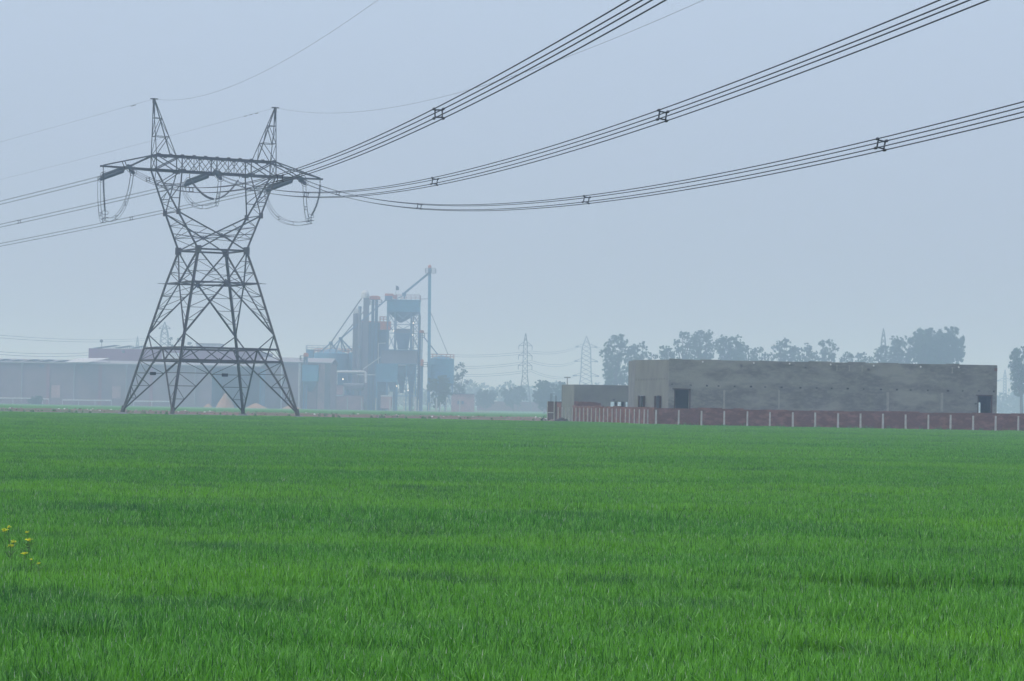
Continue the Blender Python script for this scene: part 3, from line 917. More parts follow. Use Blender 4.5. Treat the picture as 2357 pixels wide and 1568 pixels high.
mb = MB(); mb.hexa([V((xa + .1, ya + .2, ZM - .7)), V((xb - .2, ya + .2, ZM - .7)), V((xb - .2, yb - .2, ZM - .7)), V((xc + .1, yb - .2, ZM - .7))],
                   [V((xa + .1, ya + .2, ZM - .45)), V((xb - .2, ya + .2, ZM - .45)), V((xb - .2, yb - .2, ZM - .45)), V((xc + .1, yb - .2, ZM - .45))])
build('roof', mb, 'conc', bld)
rnd = random.Random(12); mb = MB(); x = xa + .05
while x < xb - .5:
    l = min(rnd.uniform(.5, 2.6), xb - .05 - x); h = rnd.choice([.02, .03, .05, .09, .04, .12, .03])
    mb.box(x, ya + .012, ZM - .05, x + l - .002, ya + .28, ZM + h); x += l
build('parapet', mb, 'conc', bld)
# interior cross walls and floor, coloured near-black so the inside's shade is painted in
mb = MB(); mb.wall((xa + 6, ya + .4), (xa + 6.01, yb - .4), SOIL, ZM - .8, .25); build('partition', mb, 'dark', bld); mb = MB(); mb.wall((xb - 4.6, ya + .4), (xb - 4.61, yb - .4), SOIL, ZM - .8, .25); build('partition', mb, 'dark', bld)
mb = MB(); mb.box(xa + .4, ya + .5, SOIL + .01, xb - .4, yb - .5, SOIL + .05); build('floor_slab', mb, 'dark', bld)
for px0, px1, py in ((1548, 1590, 893.5), (2246.5, 2284.5, 908)):
    mb = MB(); z = fz(px0, py) ; mb.box(P(px0, py, 322).x, ya - .05, z - .02, P(px1, py, 322).x, ya + .2, z + .38); build('lintel', mb, 'concside', bld)
    mb = MB(); mb.box(P(px0 - .2, py, 322).x, ya - .16, z - .16, P(px1 + .2, py, 322).x, ya + .1, z - .04)
    xx = P(px1 - 3.2, py, 322).x; mb.box(xx, ya - .04, SOIL, xx + .16, ya + .2, z - .16)
    xx = P(px0 + 4.2, py, 322).x; mb.box(xx, ya - .04, SOIL, xx + .1, ya + .2, z - .16)
    build('door_frame', mb, 'rust', bld)
ed = V((xa - xc, ya - yc, 0)).normalized(); en_ = V((ed.y, -ed.x, 0))
for pxs in ((1473.8, 1475.6, 1485.8, 1487.6), (1511.2, 1513, 1523.3, 1525)):
    mb = MB()
    for i, px in enumerate(pxs):
        q = V((xc, yc, 0)) + ed * sx2(px) + en_ * 0.12
        mb.bar(V((q.x, q.y, SOIL)), V((q.x, q.y, ez + .02)), 0.13)
    build('door_frame', mb, 'rust', bld)
for x in (1881 - 1200,):
    pass
def wallhole(px, py, r, parent, white=False):
    c = P(px, py, 322); c.y = ya
    mb = MB(); n = 12
    mb.tube([V((c.x, ya + .12, c.z)), V((c.x, ya - .05, c.z)), V((c.x, ya - .05, c.z)), V((c.x, ya + .1, c.z))], [r * 1.0, r * 1.0, r * .78, r * .78], n, False)
    o = build('vent_ring', mb, 'concann', parent)
    mb = MB(); mb.tube([V((c.x, ya - .012, c.z)), V((c.x, ya + .08, c.z))], r * .8, n); build('vent_hole_shade', mb, 'dark', o)  # solid dark plug: the shade inside the ring put into colour
for zx, zy in ((1482, 480), (2153, 495)): wallhole(1381 + .2197 * zx, 736.6 + .2197 * zy, .17, bld)
for zx, zy in ((720, 520), (1387, 522)): wallhole(1841.4 + .2187 * zx, 736.6 + .2187 * zy, .17, bld)
holes = [(1381 + .2197 * a, 736.6 + .2197 * b) for a, b in ((755, 673), (947, 684), (1120, 688), (1240, 692), (1410, 696), (1580, 698), (1730, 702), (1902, 706), (2100, 709), (2268, 713))] + \
        [(1841.4 + .2187 * a, 736.6 + .2187 * b) for a, b in ((333, 720), (500, 722), (670, 727), (850, 731), (1020, 733), (1163, 737), (1345, 740), (1555, 745), (1713, 747), (1882, 750), (2040, 752), (1847, 882))]
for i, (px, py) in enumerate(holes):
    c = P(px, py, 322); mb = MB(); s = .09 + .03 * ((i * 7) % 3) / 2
    mb.box(c.x - s, ya - .006, c.z - s, c.x + s * (1 + .5 * (i % 2)), ya + .05, c.z + s * .8); build('put_log_hole_shade', mb, 'dark', bld)  # near-black block on the wall face, painted stand-in for a hole's shade
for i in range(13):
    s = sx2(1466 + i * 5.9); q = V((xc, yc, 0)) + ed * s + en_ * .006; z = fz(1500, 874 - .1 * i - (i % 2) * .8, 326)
    mb = MB(); mb.bar(V((q.x, q.y, z - .11)), V((q.x, q.y, z + .11)), .07, .03); build('put_log_hole_shade', mb, 'dark', bld)  # dark bar on the end wall, shade of a small hole given as colour
for px, py in [(1381 + .2197 * a, 736.6 + .2197 * b) for a, b in ((1077, 437), (1612, 450), (1987, 457))] + [(1841.4 + .2187 * a, 736.6 + .2187 * b) for a, b in ((322, 468), (775, 480), (1270, 492), (1670, 497))]:
    c = P(px, py, 322); mb = MB(); mb.tube([V((c.x, ya + .05, c.z)), V((c.x - .02, ya - .28, c.z - .04))], [.10, .10], 10); build('rain_spout', mb, 'white', bld)
for i, (zx, zy) in enumerate(((125, 500), (257, 503), (389, 505), (521, 510), (655, 512), (923, 515), (1057, 522), (1322, 520), (1456, 525), (1603, 530), (1735, 520), (1893, 530))):
    c = P(1841.4 + .2187 * zx, 736.6 + .2187 * zy, 322); mb = MB(); h = .38
    for (x0, x1, z0, z1) in ((-.05, .05, -h, h), (-.14, .13, h - .13, h), (-.12, .12, -h, -h + .11)): mb.box(c.x + x0, ya - .006 - .002 * (z0 != -h), c.z + z0, c.x + x1, ya + .03, c.z + z1)
    build('plaster_patch', mb, 'patch' if i in (2, 3, 4, 6, 9) else 'conc', bld)
for zx0, zx1, zy0, zy1 in ((912, 936, 760, 960), (1482, 1506, 765, 965)):
    a = P(1841.4 + .2187 * zx0, 736.6 + .2187 * zy0, 322); b = P(1841.4 + .2187 * zx1, 736.6 + .2187 * zy1, 322)
    mb = MB(); mb.box(a.x, ya - .008, b.z, b.x, ya + .03, a.z); build('plaster_patch', mb, 'patch', bld)
for zx0, zx1, zy0, zy1 in ((1292, 1310, 735, 935), (1868, 1882, 735, 935)):
    a = P(1381 + .2197 * zx0, 736.6 + .2197 * zy0, 322); b = P(1381 + .2197 * zx1, 736.6 + .2197 * zy1, 322)
    mb = MB(); mb.box(a.x, ya - .008, b.z, b.x, ya + .03, a.z); build('plaster_patch', mb, 'patch', bld)
# ragged red bricks at the top right corner
mb = MB(); c = P(2291, 936.6 - 200 + 54, 322); zt = fz(2291, 850); mb.box(xb - .35, ya - .01, zt - .25, xb + .012, ya + .2, zt + .12); build('bare_brick', mb, 'brick', bld)

# brick boundary wall with concrete fence posts in front of it
bw = empty('brick_wall', (17.7, 317, SOIL), 'low red brick boundary wall running across in front of the long grey building', 'wall')
def jag(mb, p0, p1, z, seed, th=.3, n=60):
    rnd = random.Random(seed); d = (p1 - p0); L = d.length; s = 0; z_ = z
    while s < L:
        l = rnd.uniform(.8, 3.2); e = min(L, s + l)
        zz = z_ + rnd.choice([0, 0, .04, .085, -.05])
        mb.wall((p0 + d * (s / L)).to_tuple()[:2], (p0 + d * (e / L)).to_tuple()[:2], SOIL, zz, th)
        s = e
q0, q1 = V((17.75, 317.0, 0)), V((72, 317.0, 0))
mb = MB(); jag(mb, q0, q1, 2.02, 3); build('wall_run', mb, 'brick', bw)
w0 = V((8.5, 354.3, 0)); w1 = V((17.7, 317.3, 0))
mb = MB(); jag(mb, w0, w1, 2.02, 5); build('wall_run', mb, 'brick', bw)
proto = None
def fence_post(x, y, h, label, group, wd=.16, top=1.78):
    global proto
    if proto is None:
        mb = MB(); s = .09
        mb.hexa([V((a * s, b * s, 0)) for a, b in ((-1, -1), (1, -1), (1, 1), (-1, 1))], [V((a * s * .8, b * s * .8, 2.2)) for a, b in ((-1, -1), (1, -1), (1, 1), (-1, 1))])
        proto = build('fence_post', mb, 'post', None, (0, 0, 0)); o = proto
    else:
        o = proto.copy(); col.objects.link(o)
    o.location = scale_about_cam(V((x, y, SOIL))); k_ = CAM_SCALE or 1; o.scale = (wd / .16 * k_, wd / .16 * k_, (top - SOIL) / 2.2 * k_)
    rr = random.Random(int(x * 100)); o.rotation_euler = (rr.uniform(-.012, .012), rr.uniform(-.012, .012), rr.uniform(-.1, .1))
    tag(o, label, 'fence post', group)
px_r = [1510, 1562, 1614.5, 1667, 1720, 1772, 1825, 1876.5, 1929, 1981, 2032.5, 2085, 2137, 2188, 2240, 2292, 2344]
for i, px in enumerate(px_r):
    p = P(px, 960, 316.2)
    fence_post(p.x, p.y, 0, '%s pale concrete post from the corner along the right-hand brick wall' % ORD[i], 'concrete posts along the brick wall', .21, 1.74 + .03 * math.sin(i * 2.1))
zl = [541, 602, 658, 712, 765, 822, 880, 941, 1004, 1064, 1130, 1192, 1255, 1320, 1389, 1456, 1521, 1597, 1664, 1740, 1815, 1891, 1970, 1992]
for i, zx in enumerate(reversed(zl)):
    px = 1208.4 + .1465 * zx; k = (px - CX) / F
    A0 = V((16.9, 316.3, 0)); A1 = V((6.7, 362, 0)); lo_, hi_ = 0.0, 1.0
    for _ in range(40):
        m = (lo_ + hi_) / 2; q = A0.lerp(A1, m)
        if q.x / q.y > k: lo_ = m
        else: hi_ = m
    q = A0.lerp(A1, lo_)
    fence_post(q.x, q.y, 0, '%s thin pale post from the corner along the receding brick wall' % ORD[i], 'concrete posts along the brick wall', .15, 1.76)
# annex
an = empty('annex_building', (8.7, 355, SOIL), 'small grey flat-roofed concrete block left of the long building, with window openings', 'building')
ax0, ay0 = 8.75, 355.0; ax1 = P(1454.6, 889, 355).x; za = P(1319, 885.2, 355).z
def axx(px): return P(px, 930, 355).x - ax0
wz0, wz1 = P(1420, 936.6, 355).z, P(1420, 925.2, 355).z
mb = MB(); mb.wall((ax0, ay0), (ax1, ay0), SOIL, za, .25, [(axx(1405.3), axx(1419.5), wz0, wz1), (axx(1421.7), axx(1436.3), wz0, wz1), (axx(1440.2), axx(1446.2), wz0, wz1)])
build('front_wall', mb, 'concann', an)
ddir = V((-.226, .974, 0)); s_ = 7.1; al = V((ax0, ay0, 0)) + ddir * s_
mb = MB(); mb.wall((al.x, al.y), (ax0 + .001, ay0 + .001), SOIL, za - .003, .25); build('end_wall', mb, 'concside', an)
mb = MB()
Db = al.y
def bxx(px): return P(px, 930, Db).x
mb.wall((ax1, Db), (al.x, Db), SOIL, za - .006, .25, [(ax1 - bxx(1414.4), ax1 - bxx(1403), wz0 - .3, wz1 + .3), (ax1 - bxx(1429.4), ax1 - bxx(1421.5), wz0 - .3, wz1 + .3), (ax1 - bxx(1447), ax1 - bxx(1440), wz0 - .3, wz1 + .3)])
mb.wall((ax1, ay0 + .25), (ax1, Db), SOIL, za - .006, .25)
build('back_wall', mb, 'concann', an)
mb = MB(); mb.hexa([V((ax0 + .1, ay0 + .2, za - .3)), V((ax1 - .1, ay0 + .2, za - .3)), V((ax1 - .1, Db - .1, za - .3)), V((al.x + .1, Db - .1, za - .3))], [V((ax0 + .1, ay0 + .2, za - .12)), V((ax1 - .1, ay0 + .2, za - .12)), V((ax1 - .1, Db - .1, za - .12)), V((al.x + .1, Db - .1, za - .12))]); build('roof', mb, 'concann', an)
mb = MB(); rnd = random.Random(2); x = ax0 + .02
while x < ax0 + axx(1376):
    l = rnd.uniform(.25, .6); t = P(1350, 924.8, 355).z + rnd.uniform(-.05, .03)
    if x > ax0 + axx(1366): t -= .35 * (x - ax0 - axx(1366)) 
    mb.box(x, ay0 - .03, SOIL, x + l + .003, ay0 - .003 * (1 + int(x * 10) % 2) + .003, t); x += l
build('bare_brick', mb, 'brick', an)
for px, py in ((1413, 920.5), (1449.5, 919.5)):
    c = P(px, py, 355); mb = MB(); mb.box(c.x - .1, ay0 - .006, c.z - .08, c.x + .14, ay0 + .03, c.z + .08); build('put_log_hole_shade', mb, 'dark', an)  # dark block paints the shade of an opening on the annex front
# brick shed end at the far left of the wall
sh = empty('brick_shed', (al.x, al.y, SOIL), 'low brick stub with bare reinforcing rods at the left end of the grey block', 'shed')
A1 = V((al.x, al.y, 0)) + ddir * .01; A2 = V((al.x, al.y, 0)) + ddir * 7.6
shz = P(1272, 924.3, 365).z
mb = MB(); p_ = A1.lerp(A2, .35); mb.wall((p_.x - .02, p_.y), (A1.x - .02, A1.y), SOIL, shz - .1, .4); build('wall', mb, 'brick', sh)
mb = MB(); mb.wall((A2.x - .1, A2.y), (p_.x - .1, p_.y), SOIL, shz, 2.2); build('side_wall', mb, 'rust', sh)
mb = MB(); m1 = A2.lerp(p_, .1); m2 = A2.lerp(p_, .85)
mb.bar(V((m1.x - .2, m1.y, .95)), V((m2.x - .2, m2.y, .95)), .1); mb.bar(V((m2.x - .2, m2.y, SOIL)), V((m2.x - .2, m2.y, shz)), .16); mb.bar(V((A2.x - .15, A2.y, SOIL)), V((A2.x - .15, A2.y, shz)), .16)
build('concrete_band', mb, 'post', sh)
mb = MB()
for px in (1267.7, 1270.3, 1278.6, 1281): 
    q = P(px, 920, 366); mb.bar(V((q.x, q.y, shz - .2)), V((q.x, q.y, shz + 1.15 - (.3 if px > 1275 else 0))), .045)
build('reinforcing_rod', mb, 'dark', sh)
def rubble_heap(name, x, y, rx, ry, h, n, m, label, cat, seed, z=SOIL):
    rnd = random.Random(seed); mb = MB()
    for _ in range(n):
        a = rnd.uniform(0, 6.283); r = math.sqrt(rnd.random()); px, py = x + rx * r * math.cos(a), y + ry * r * math.sin(a)
        zz = z + h * (1 - r) * rnd.uniform(.4, 1); s = rnd.uniform(.06, .2)
        mb.blob(V((px, py, zz)), s * 1.6, s, s * .8, 6, 4, .25, rnd)
    mb.lathe(V((x, y, z)), [(1.0, 0), (.8, h * .35), (.45, h * .7), (.02, h * .9)], 14) if False else None
    top = MB()
    base = len(mb.v); N = 18
    mb.v.append(V((x, y, z + h * .8)))
    for k in range(N):
        a = 2 * math.pi * k / N; q = rnd.uniform(.85, 1.1); mb.v.append(V((x + rx * .55 * q * math.cos(a), y + ry * .55 * q * math.sin(a), z + h * .5 * rnd.uniform(.8, 1.1))))
    for k in range(N):
        a = 2 * math.pi * k / N; q = rnd.uniform(.9, 1.1); mb.v.append(V((x + rx * q * math.cos(a), y + ry * q * math.sin(a), z - .05)))
    for k in range(N):
        k2 = (k + 1) % N
        mb.f.append((base, base + 1 + k, base + 1 + k2)); mb.f.append((base + 1 + k, base + 1 + N + k, base + 1 + N + k2, base + 1 + k2))
    return build(name, mb, m, None, (x, y, z), label, cat)
q = P(1292, 960, 352); rubble_heap('rubble_heap', q.x, 352, 1.35, 1.2, 1.05, 70, 'rockd', 'dark heap of rubble at the foot of the grey block by the wall end', 'rubble', 4)
q = P(1274, 960, 354); rubble_heap('rubble_heap', q.x, 354, 1.0, 1.0, .62, 60, 'rock', 'low pale heap of broken bricks in front of the brick stub', 'rubble', 6)
q = P(1320, 960, 341); rubble_heap('rubble_heap', q.x, 341, .8, .8, .5, 40, 'rock', 'small pale stone heap at the foot of the thin posts', 'rubble', 8)
# a wading bird on the strip
q = P(1249, 958, 352); bx0, by0 = q.x, 352.0
mb = MB()
mb.tube([V((bx0 - .28, by0, -.02)), V((bx0 - .14, by0, .06)), V((bx0 + .02, by0, .14)), V((bx0 + .10, by0, .22)), V((bx0 + .13, by0, .36)), V((bx0 + .16, by0, .50)), V((bx0 + .20, by0, .56)), V((bx0 + .25, by0, .55)), V((bx0 + .38, by0, .50))],
        [.02, .07, .10, .07, .035, .03, .045, .03, .006], 8)
for s in (-.03, .04): mb.tube([V((bx0 - .02, by0 + s, .08)), V((bx0 + .02, by0 + s, -.12)), V((bx0 - .02, by0 + s, SOIL + .16))], [.018, .012, .012], 5)
build('bird', mb, 'dark', None, (bx0, by0, SOIL + .1), 'small dark long-necked bird standing on the bare strip left of the brick stub', 'bird', smooth=True)

# scattered litter and stones on the bare strip
rnd = random.Random(21); mb = MB(); mw = MB()
for _ in range(700):
    x = rnd.uniform(-95, 30); y = rnd.gauss(418, 14)
    if not 392 < y < 450: continue
    s = rnd.uniform(.05, .17); mb.blob(V((x, y, SOIL + .2 + s * .3)), s * 1.5, s, s * .8, 6, 4, .25, rnd)
build('stones', mb, 'rock', None, None, 'stones and broken bricks scattered along the bare strip', 'stones', kind='stuff')
for _ in range(38):
    x = rnd.uniform(-95, 8); y = rnd.uniform(396, 445); s = rnd.uniform(.05, .12)
    mw.blob(V((x, y, SOIL + .3)), s * 1.8, s, s, 6, 4, .35, rnd)
build('litter', mw, 'litter', None, None, 'white scraps of litter scattered along the bare strip', 'litter', kind='stuff')

# weeds that grow between the crop edge and the bare strip, and at the wall's foot
rnd = random.Random(31); mb = MB()
def weed(x, y, h, n):
    for _ in range(n):
        a = rnd.uniform(0, 6.283); r = rnd.uniform(0, .35) * h * 2; b = V((x + r * math.cos(a), y + r * math.sin(a), SOIL)); t = b + V((rnd.uniform(-.25, .25) * h, rnd.uniform(-.2, .2) * h, h * rnd.uniform(.5, 1.1)))
        s = V((rnd.uniform(-1, 1), rnd.uniform(-1, 1), 0)).normalized() * .045; mb.quad(b - s, b + s, t + s * .6, t - s * .6)
for _ in range(200):
    x = rnd.uniform(-90, 16); weed(x, rnd.choice([rnd.uniform(338, 352), rnd.uniform(388, 402), rnd.uniform(430, 452)]), rnd.uniform(.2, .5), 12)
for _ in range(90):
    x = rnd.uniform(18.5, 66); weed(x, rnd.uniform(315.2, 316.7), rnd.uniform(.3, .75), 10)
build('weeds', mb, 'weed', None, None, 'rough green weeds along the crop edge and the foot of the brick wall', 'weeds', kind='stuff')

CAM_SCALE = 2.0  # warehouses and plant below are scaled about the camera

# ------------------------------------------------------------------ far warehouses on the left
def Z4(zx, zy): return .1709 * zx, 719.3 + .1709 * zy
def XD(px, D): return P(px, 900, D).x
DH = 556.0
hall = empty('warehouse', (XD(200, DH), DH, SOIL), 'long low grey warehouse with pale downpipes and solar panels along its roof edge', 'warehouse')
hx0, hx1 = XD(-120, DH), XD(597, DH); zh = P(200, 838.5, DH).z
zsh = P(540, 843, DH).z
def hs(px): return XD(px, DH) - hx0
winz = (P(95, 846, DH).z, P(95, 839.8, DH).z)
mb = MB(); mb.wall((hx0, DH), (hx1, DH), SOIL, zh, .4, [(hs(89), hs(93), *winz), (hs(95), hs(99.3), *winz), (hs(183.5), hs(189), P(186, 847.2, DH).z, P(186, 842.5, DH).z), (hs(487), hs(596.5), SOIL, zsh)])
build('wall', mb, 'hallw', hall)
mb = MB(); mb.box(hx0, DH + 26, SOIL, hx1, DH + 26.3, zh - .5); mb.box(XD(486, DH) - .3, DH + .4, SOIL, XD(486, DH), DH + 26, zh - .3); mb.box(hx1 + .0, DH + .4, SOIL, hx1 + .3, DH + 26, zh - .3)
build('inner_wall', mb, 'blueg', hall)
mb = MB(); mb.hexa([V((hx0, DH - .5, zh)), V((hx1, DH - .5, zh)), V((hx1, DH + 13, zh + .8)), V((hx0, DH + 13, zh + .8))], [V((hx0, DH - .5, zh + .25)), V((hx1, DH - .5, zh + .25)), V((hx1, DH + 13, zh + 1.05)), V((hx0, DH + 13, zh + 1.05))])
mb.hexa([V((hx0, DH + 13, zh + .8)), V((hx1, DH + 13, zh + .8)), V((hx1, DH + 26.4, zh)), V((hx0, DH + 26.4, zh))], [V((hx0, DH + 13, zh + 1.05)), V((hx1, DH + 13, zh + 1.05)), V((hx1, DH + 26.4, zh + .25)), V((hx0, DH + 26.4, zh + .25))])
build('roof', mb, 'roof', hall)
for zx in (-20, 645, 1345, 2035):
    px = .1709 * zx; x = XD(px, DH); mb = MB(); mb.box(x - .36, DH - .14, SOIL, x + .36, DH + .1, zh - .05); build('pilaster', mb, 'pilas', hall)
for px in (-15, 49.6, 170, 290.5, 449):
    x = XD(px, DH); mb = MB(); mb.tube([V((x, DH - .22, zh - .05)), V((x, DH - .22, SOIL + 1.0))], .13, 8); mb.box(x - .25, DH - .45, zh - .4, x + .25, DH - .02, zh - .02); build('downpipe', mb, 'roof', hall)
for zx0, zx1, zy0, zy1 in ((703, 800, 980, 1152), (1520, 1618, 995, 1160)):
    a = P(*Z4(zx0, zy0), DH); b = P(*Z4(zx1, zy1), DH); mb = MB(); mb.box(a.x, DH - .08, b.z, b.x, DH + .05, a.z); mb.box(a.x - .12, DH - .12, b.z, a.x - .002, DH + .05, a.z + .12); mb.box(b.x + .002, DH - .12, b.z, b.x + .12, DH + .05, a.z + .12)
    build('door', mb, 'pinkw', hall)
for i, (zx0, zx1, zy) in enumerate(((-60, 410, 1158), (575, 660, 1168), (840, 1500, 1186), (1800, 2290, 1200))):
    a = P(*Z4(zx0, zy - 4), DH - 1.5); b = P(*Z4(zx1, zy), DH - 1.5); mb = MB(); mb.tube([a, b], .13, 8)
    n = int((b - a).length / 4) + 1
    for k in range(n + 1):
        q_ = lerp(a, b, k / n); mb.bar(q_, V((q_.x, q_.y, SOIL)), .1)
    build('ground_pipe', mb, 'palest', None, a, '%s length from the left of the pale pipe along the warehouse foot' % ORD[i], 'pipe', 'pale pipes along the warehouse foot')
for w0_, w1_, zz0, zz1 in ((88, 100, winz[0], winz[1]), (183, 190, P(186, 847.2, DH).z, P(186, 842.5, DH).z)):
    mb = MB(); mb.box(XD(w0_, DH), DH + .28, zz0 - .1, XD(w1_, DH), DH + .34, zz1 + .1); build('window', mb, 'blueg', hall)
def solar_row(px0, px1, py0, py1, D, label, group):
    """a rack of panels, tilted up to the right"""
    a = P(px0, py1, D); b = P(px1, py0, D); rt = empty('solar_rack', (a.x, D, a.z), label, 'solar panels', group)
    dpt = 7.0
    mb = MB(); mb.hexa([V((a.x, D, a.z + .1)), V((b.x, D, b.z - .08)), V((b.x, D + dpt, b.z - .08)), V((a.x, D + dpt, a.z + .1))], [V((a.x, D, a.z + .2)), V((b.x, D, b.z)), V((b.x, D + dpt, b.z)), V((a.x, D + dpt, a.z + .2))])
    build('panel', mb, 'solar', rt)
    mb = MB()
    for k in range(6):
        t = .3 + .68 * k / 5; q_ = lerp(a, b, t); mb.bar(V((q_.x, D + .2, a.z - .1)), V((q_.x, D + .2, q_.z - .02)), .08); mb.bar(V((q_.x, D + dpt - .2, a.z - .1)), V((q_.x, D + dpt - .2, q_.z - .02)), .08)
    build('support', mb, 'steel', rt)
for i, (x0, x1, y0, y1) in enumerate(((-20, 66, 622, 658), (95, 255, 632, 664), (300, 462, 628, 668), (480, 660, 630, 672), (700, 862, 640, 676))):
    p0, p1 = Z4(x0, y0), Z4(x1, y1)
    solar_row(p0[0], p1[0], p0[1], p1[1], DH + 1.5, '%s tilted solar rack from the left on the low warehouse roof edge' % ORD[i], 'solar racks on the low roof')
a = P(*Z4(880, 672), DH - 3); b = P(*Z4(1405, 612), DH - 3); c_ = P(*Z4(1180, 677), DH - 3)
cp = empty('roof_canopy', (a.x, DH - 3, zh + .3), 'pale translucent sheet canopy sloping up beside the maroon block', 'canopy')
mb = MB(); mb.hexa([V((a.x, DH - 3, zh + .30)), V((c_.x, DH - 3, zh + .30)), V((b.x, DH + 4, b.z)), V((P(*Z4(990, 622), DH - 3).x, DH + 4, b.z - .15))], [V((a.x, DH - 3, zh + .38)), V((c_.x, DH - 3, zh + .38)), V((b.x, DH + 4, b.z + .08)), V((P(*Z4(990, 622), DH - 3).x, DH + 4, b.z - .07))])
build('sheet', mb, 'palest', cp)
mb = MB()
for t in (0, .5, 1):
    q_ = lerp(a, c_, t); mb.bar(V((q_.x, DH - 2.8, zh - .2)), V((q_.x, DH - 2.8, zh + .3)), .12)
q_ = b; mb.bar(V((b.x, DH + 3.9, zh)), V((b.x, DH + 3.9, b.z)), .12); mb.bar(V((a.x + 4, DH + 3.9, zh)), V((a.x + 4, DH + 3.9, b.z - .2)), .12)
build('support', mb, 'steel', cp)
DP = 578.0
pb = empty('maroon_building', (XD(400, DP), DP, SOIL), 'taller maroon block with solar racks on its roof, behind the grey warehouse', 'building')
zp0 = P(300, 803.5, DP).z; ux0, ux1 = XD(202, DP), XD(597, DP)
mb = MB(); s0 = XD(279, DP) - ux0; s1 = XD(285.5, DP) - ux0
mb.wall((ux0, DP), (ux1, DP), SOIL, zp0, .4, [(s0, s1, P(282, 812.5, DP).z, P(282, 806.5, DP).z)]); mb.wall((ux1, DP + .4), (ux1, DP + 30), SOIL, zp0 - .01, .4); mb.wall((ux0, DP + 30), (ux0, DP + .4), SOIL, zp0 - .01, .4); mb.wall((ux1, DP + 30.4), (ux0, DP + 30.4), SOIL, zp0 - .02, .4)
build('wall', mb, 'purple', pb)
mb = MB(); mb.box(ux0 + .4, DP + .4, zp0 - .4, ux1 - .4, DP + 30, zp0 - .15); build('roof', mb, 'roof', pb)
mb = MB(); mb.box(XD(371, DP), DP - .1, P(371, 836, DP).z, XD(380, DP), DP + .1, P(371, 811, DP).z); mb.box(XD(384, DP), DP - .1, P(384, 836, DP).z, XD(411, DP), DP + .1, P(384, 812, DP).z); build('grille', mb, 'palest', pb)
for i, (x0, x1, y0, y1) in enumerate(((1255, 1555, 437, 488), (1545, 1745, 443, 486), (1745, 1935, 446, 488), (1960, 2110, 452, 490))):
    p0, p1 = Z4(x0, y0), Z4(x1, y1)
    solar_row(p0[0], p1[0], p0[1], p1[1], DP + 2, '%s tilted solar rack from the left on the maroon block roof' % ORD[i], 'solar racks on the maroon roof')
lp = empty('pole_light', (XD(231.6, DP + 1), DP + 1, zp0 - .2), 'short pole with a round head on the left end of the maroon roof', 'lamp')
mb = MB(); x = XD(231.8, DP + 1); mb.bar(V((x, DP + 1, zp0 - .2)), V((x, DP + 1, zp0 + 1.5)), .1); build('pole', mb, 'steel', lp)
mb = MB(); mb.blob(V((x - .1, DP + 1, zp0 + 1.7)), .38, .25, .38); build('head', mb, 'steel', lp)
rb = empty('roof_cabin', (XD(476, DP + 6), DP + 6, zp0), 'pale grey box-shaped cabin on top of the maroon block roof', 'cabin')
mb = MB(); mb.box(XD(449, DP + 6), DP + 6, zp0 - .2, XD(504, DP + 6), DP + 14, P(480, 792.5, DP + 6).z); build('wall', mb, 'palest', rb)
mb = MB(); zc_ = P(480, 792.5, DP + 6).z; mb.box(XD(448, DP + 6), DP + 5.7, zc_ + .01, XD(505, DP + 6), DP + 14.3, zc_ + .2); build('roof', mb, 'roof', rb)
# right part of the range
DR = 566.0
hr = empty('brick_hall', (XD(680, DR), DR, SOIL), 'taller pinkish hall wall with corrugated roof between the pylon and the plant', 'warehouse')
rx0, rx1 = XD(597.5, DR), XD(760, DR); zr = P(680, 835.5, DR).z
mb = MB(); mb.wall((rx0, DR), (rx1, DR), SOIL, zr, .4); mb.wall((rx1, DR + .4), (rx1, DR + 20), SOIL, zr - .01, .4); mb.wall((rx1, DR + 20.4), (rx0, DR + 20.4), SOIL, zr - .02, .4); build('wall', mb, 'hallw', hr)
mb = MB(); mb.hexa([V((rx0 - .3, DR - .6, zr)), V((rx1 + .3, DR - .6, zr)), V((rx1 + .3, DR + 10, zr + 1.1)), V((rx0 - .3, DR + 10, zr + 1.1))], [V((rx0 - .3, DR - .6, zr + .2)), V((rx1 + .3, DR - .6, zr + .2)), V((rx1 + .3, DR + 10, zr + 1.3)), V((rx0 - .3, DR + 10, zr + 1.3))])
mb.hexa([V((rx0 - .3, DR + 10, zr + 1.1)), V((rx1 + .3, DR + 10, zr + 1.1)), V((rx1 + .3, DR + 21, zr)), V((rx0 - .3, DR + 21, zr))], [V((rx0 - .3, DR + 10, zr + 1.3)), V((rx1 + .3, DR + 10, zr + 1.3)), V((rx1 + .3, DR + 21, zr + .2)), V((rx0 - .3, DR + 21, zr + .2))]); build('roof', mb, 'roof', hr)
for px in (648, 688, 690.5):
    x = XD(px, DR); mb = MB(); mb.tube([V((x, DR - .2, zr - .05)), V((x, DR - .2, SOIL + .3))], .15, 8); build('downpipe', mb, 'palest', hr)
for px0, px1 in ((731, 747), (747.5, 760)):
    mb = MB(); mb.box(XD(px0, DR), DR - .14, SOIL, XD(px1, DR) - .02, DR + .1, zr - .06 - (px0 > 740) * .3); build('pilaster', mb, 'pinkw' if px0 < 740 else 'brownst', hr)
mb = MB(); mb.hexa([V((XD(697, DR), DR - 3, P(697, 878, DR).z)), V((XD(733, DR), DR - 3, P(733, 878, DR).z)), V((XD(733, DR), DR - .02, P(733, 878, DR).z)), V((XD(697, DR), DR - .02, P(697, 878, DR).z))], [V((XD(697, DR), DR - 3, zr - .4)), V((XD(733, DR), DR - 3, zr - .4)), V((XD(733, DR), DR - .02, zr - .4)), V((XD(697, DR), DR - .02, zr - .4))])
bt = MB(); c1 = P(697, 878, DR).z; c2 = P(715, 902, DR).z
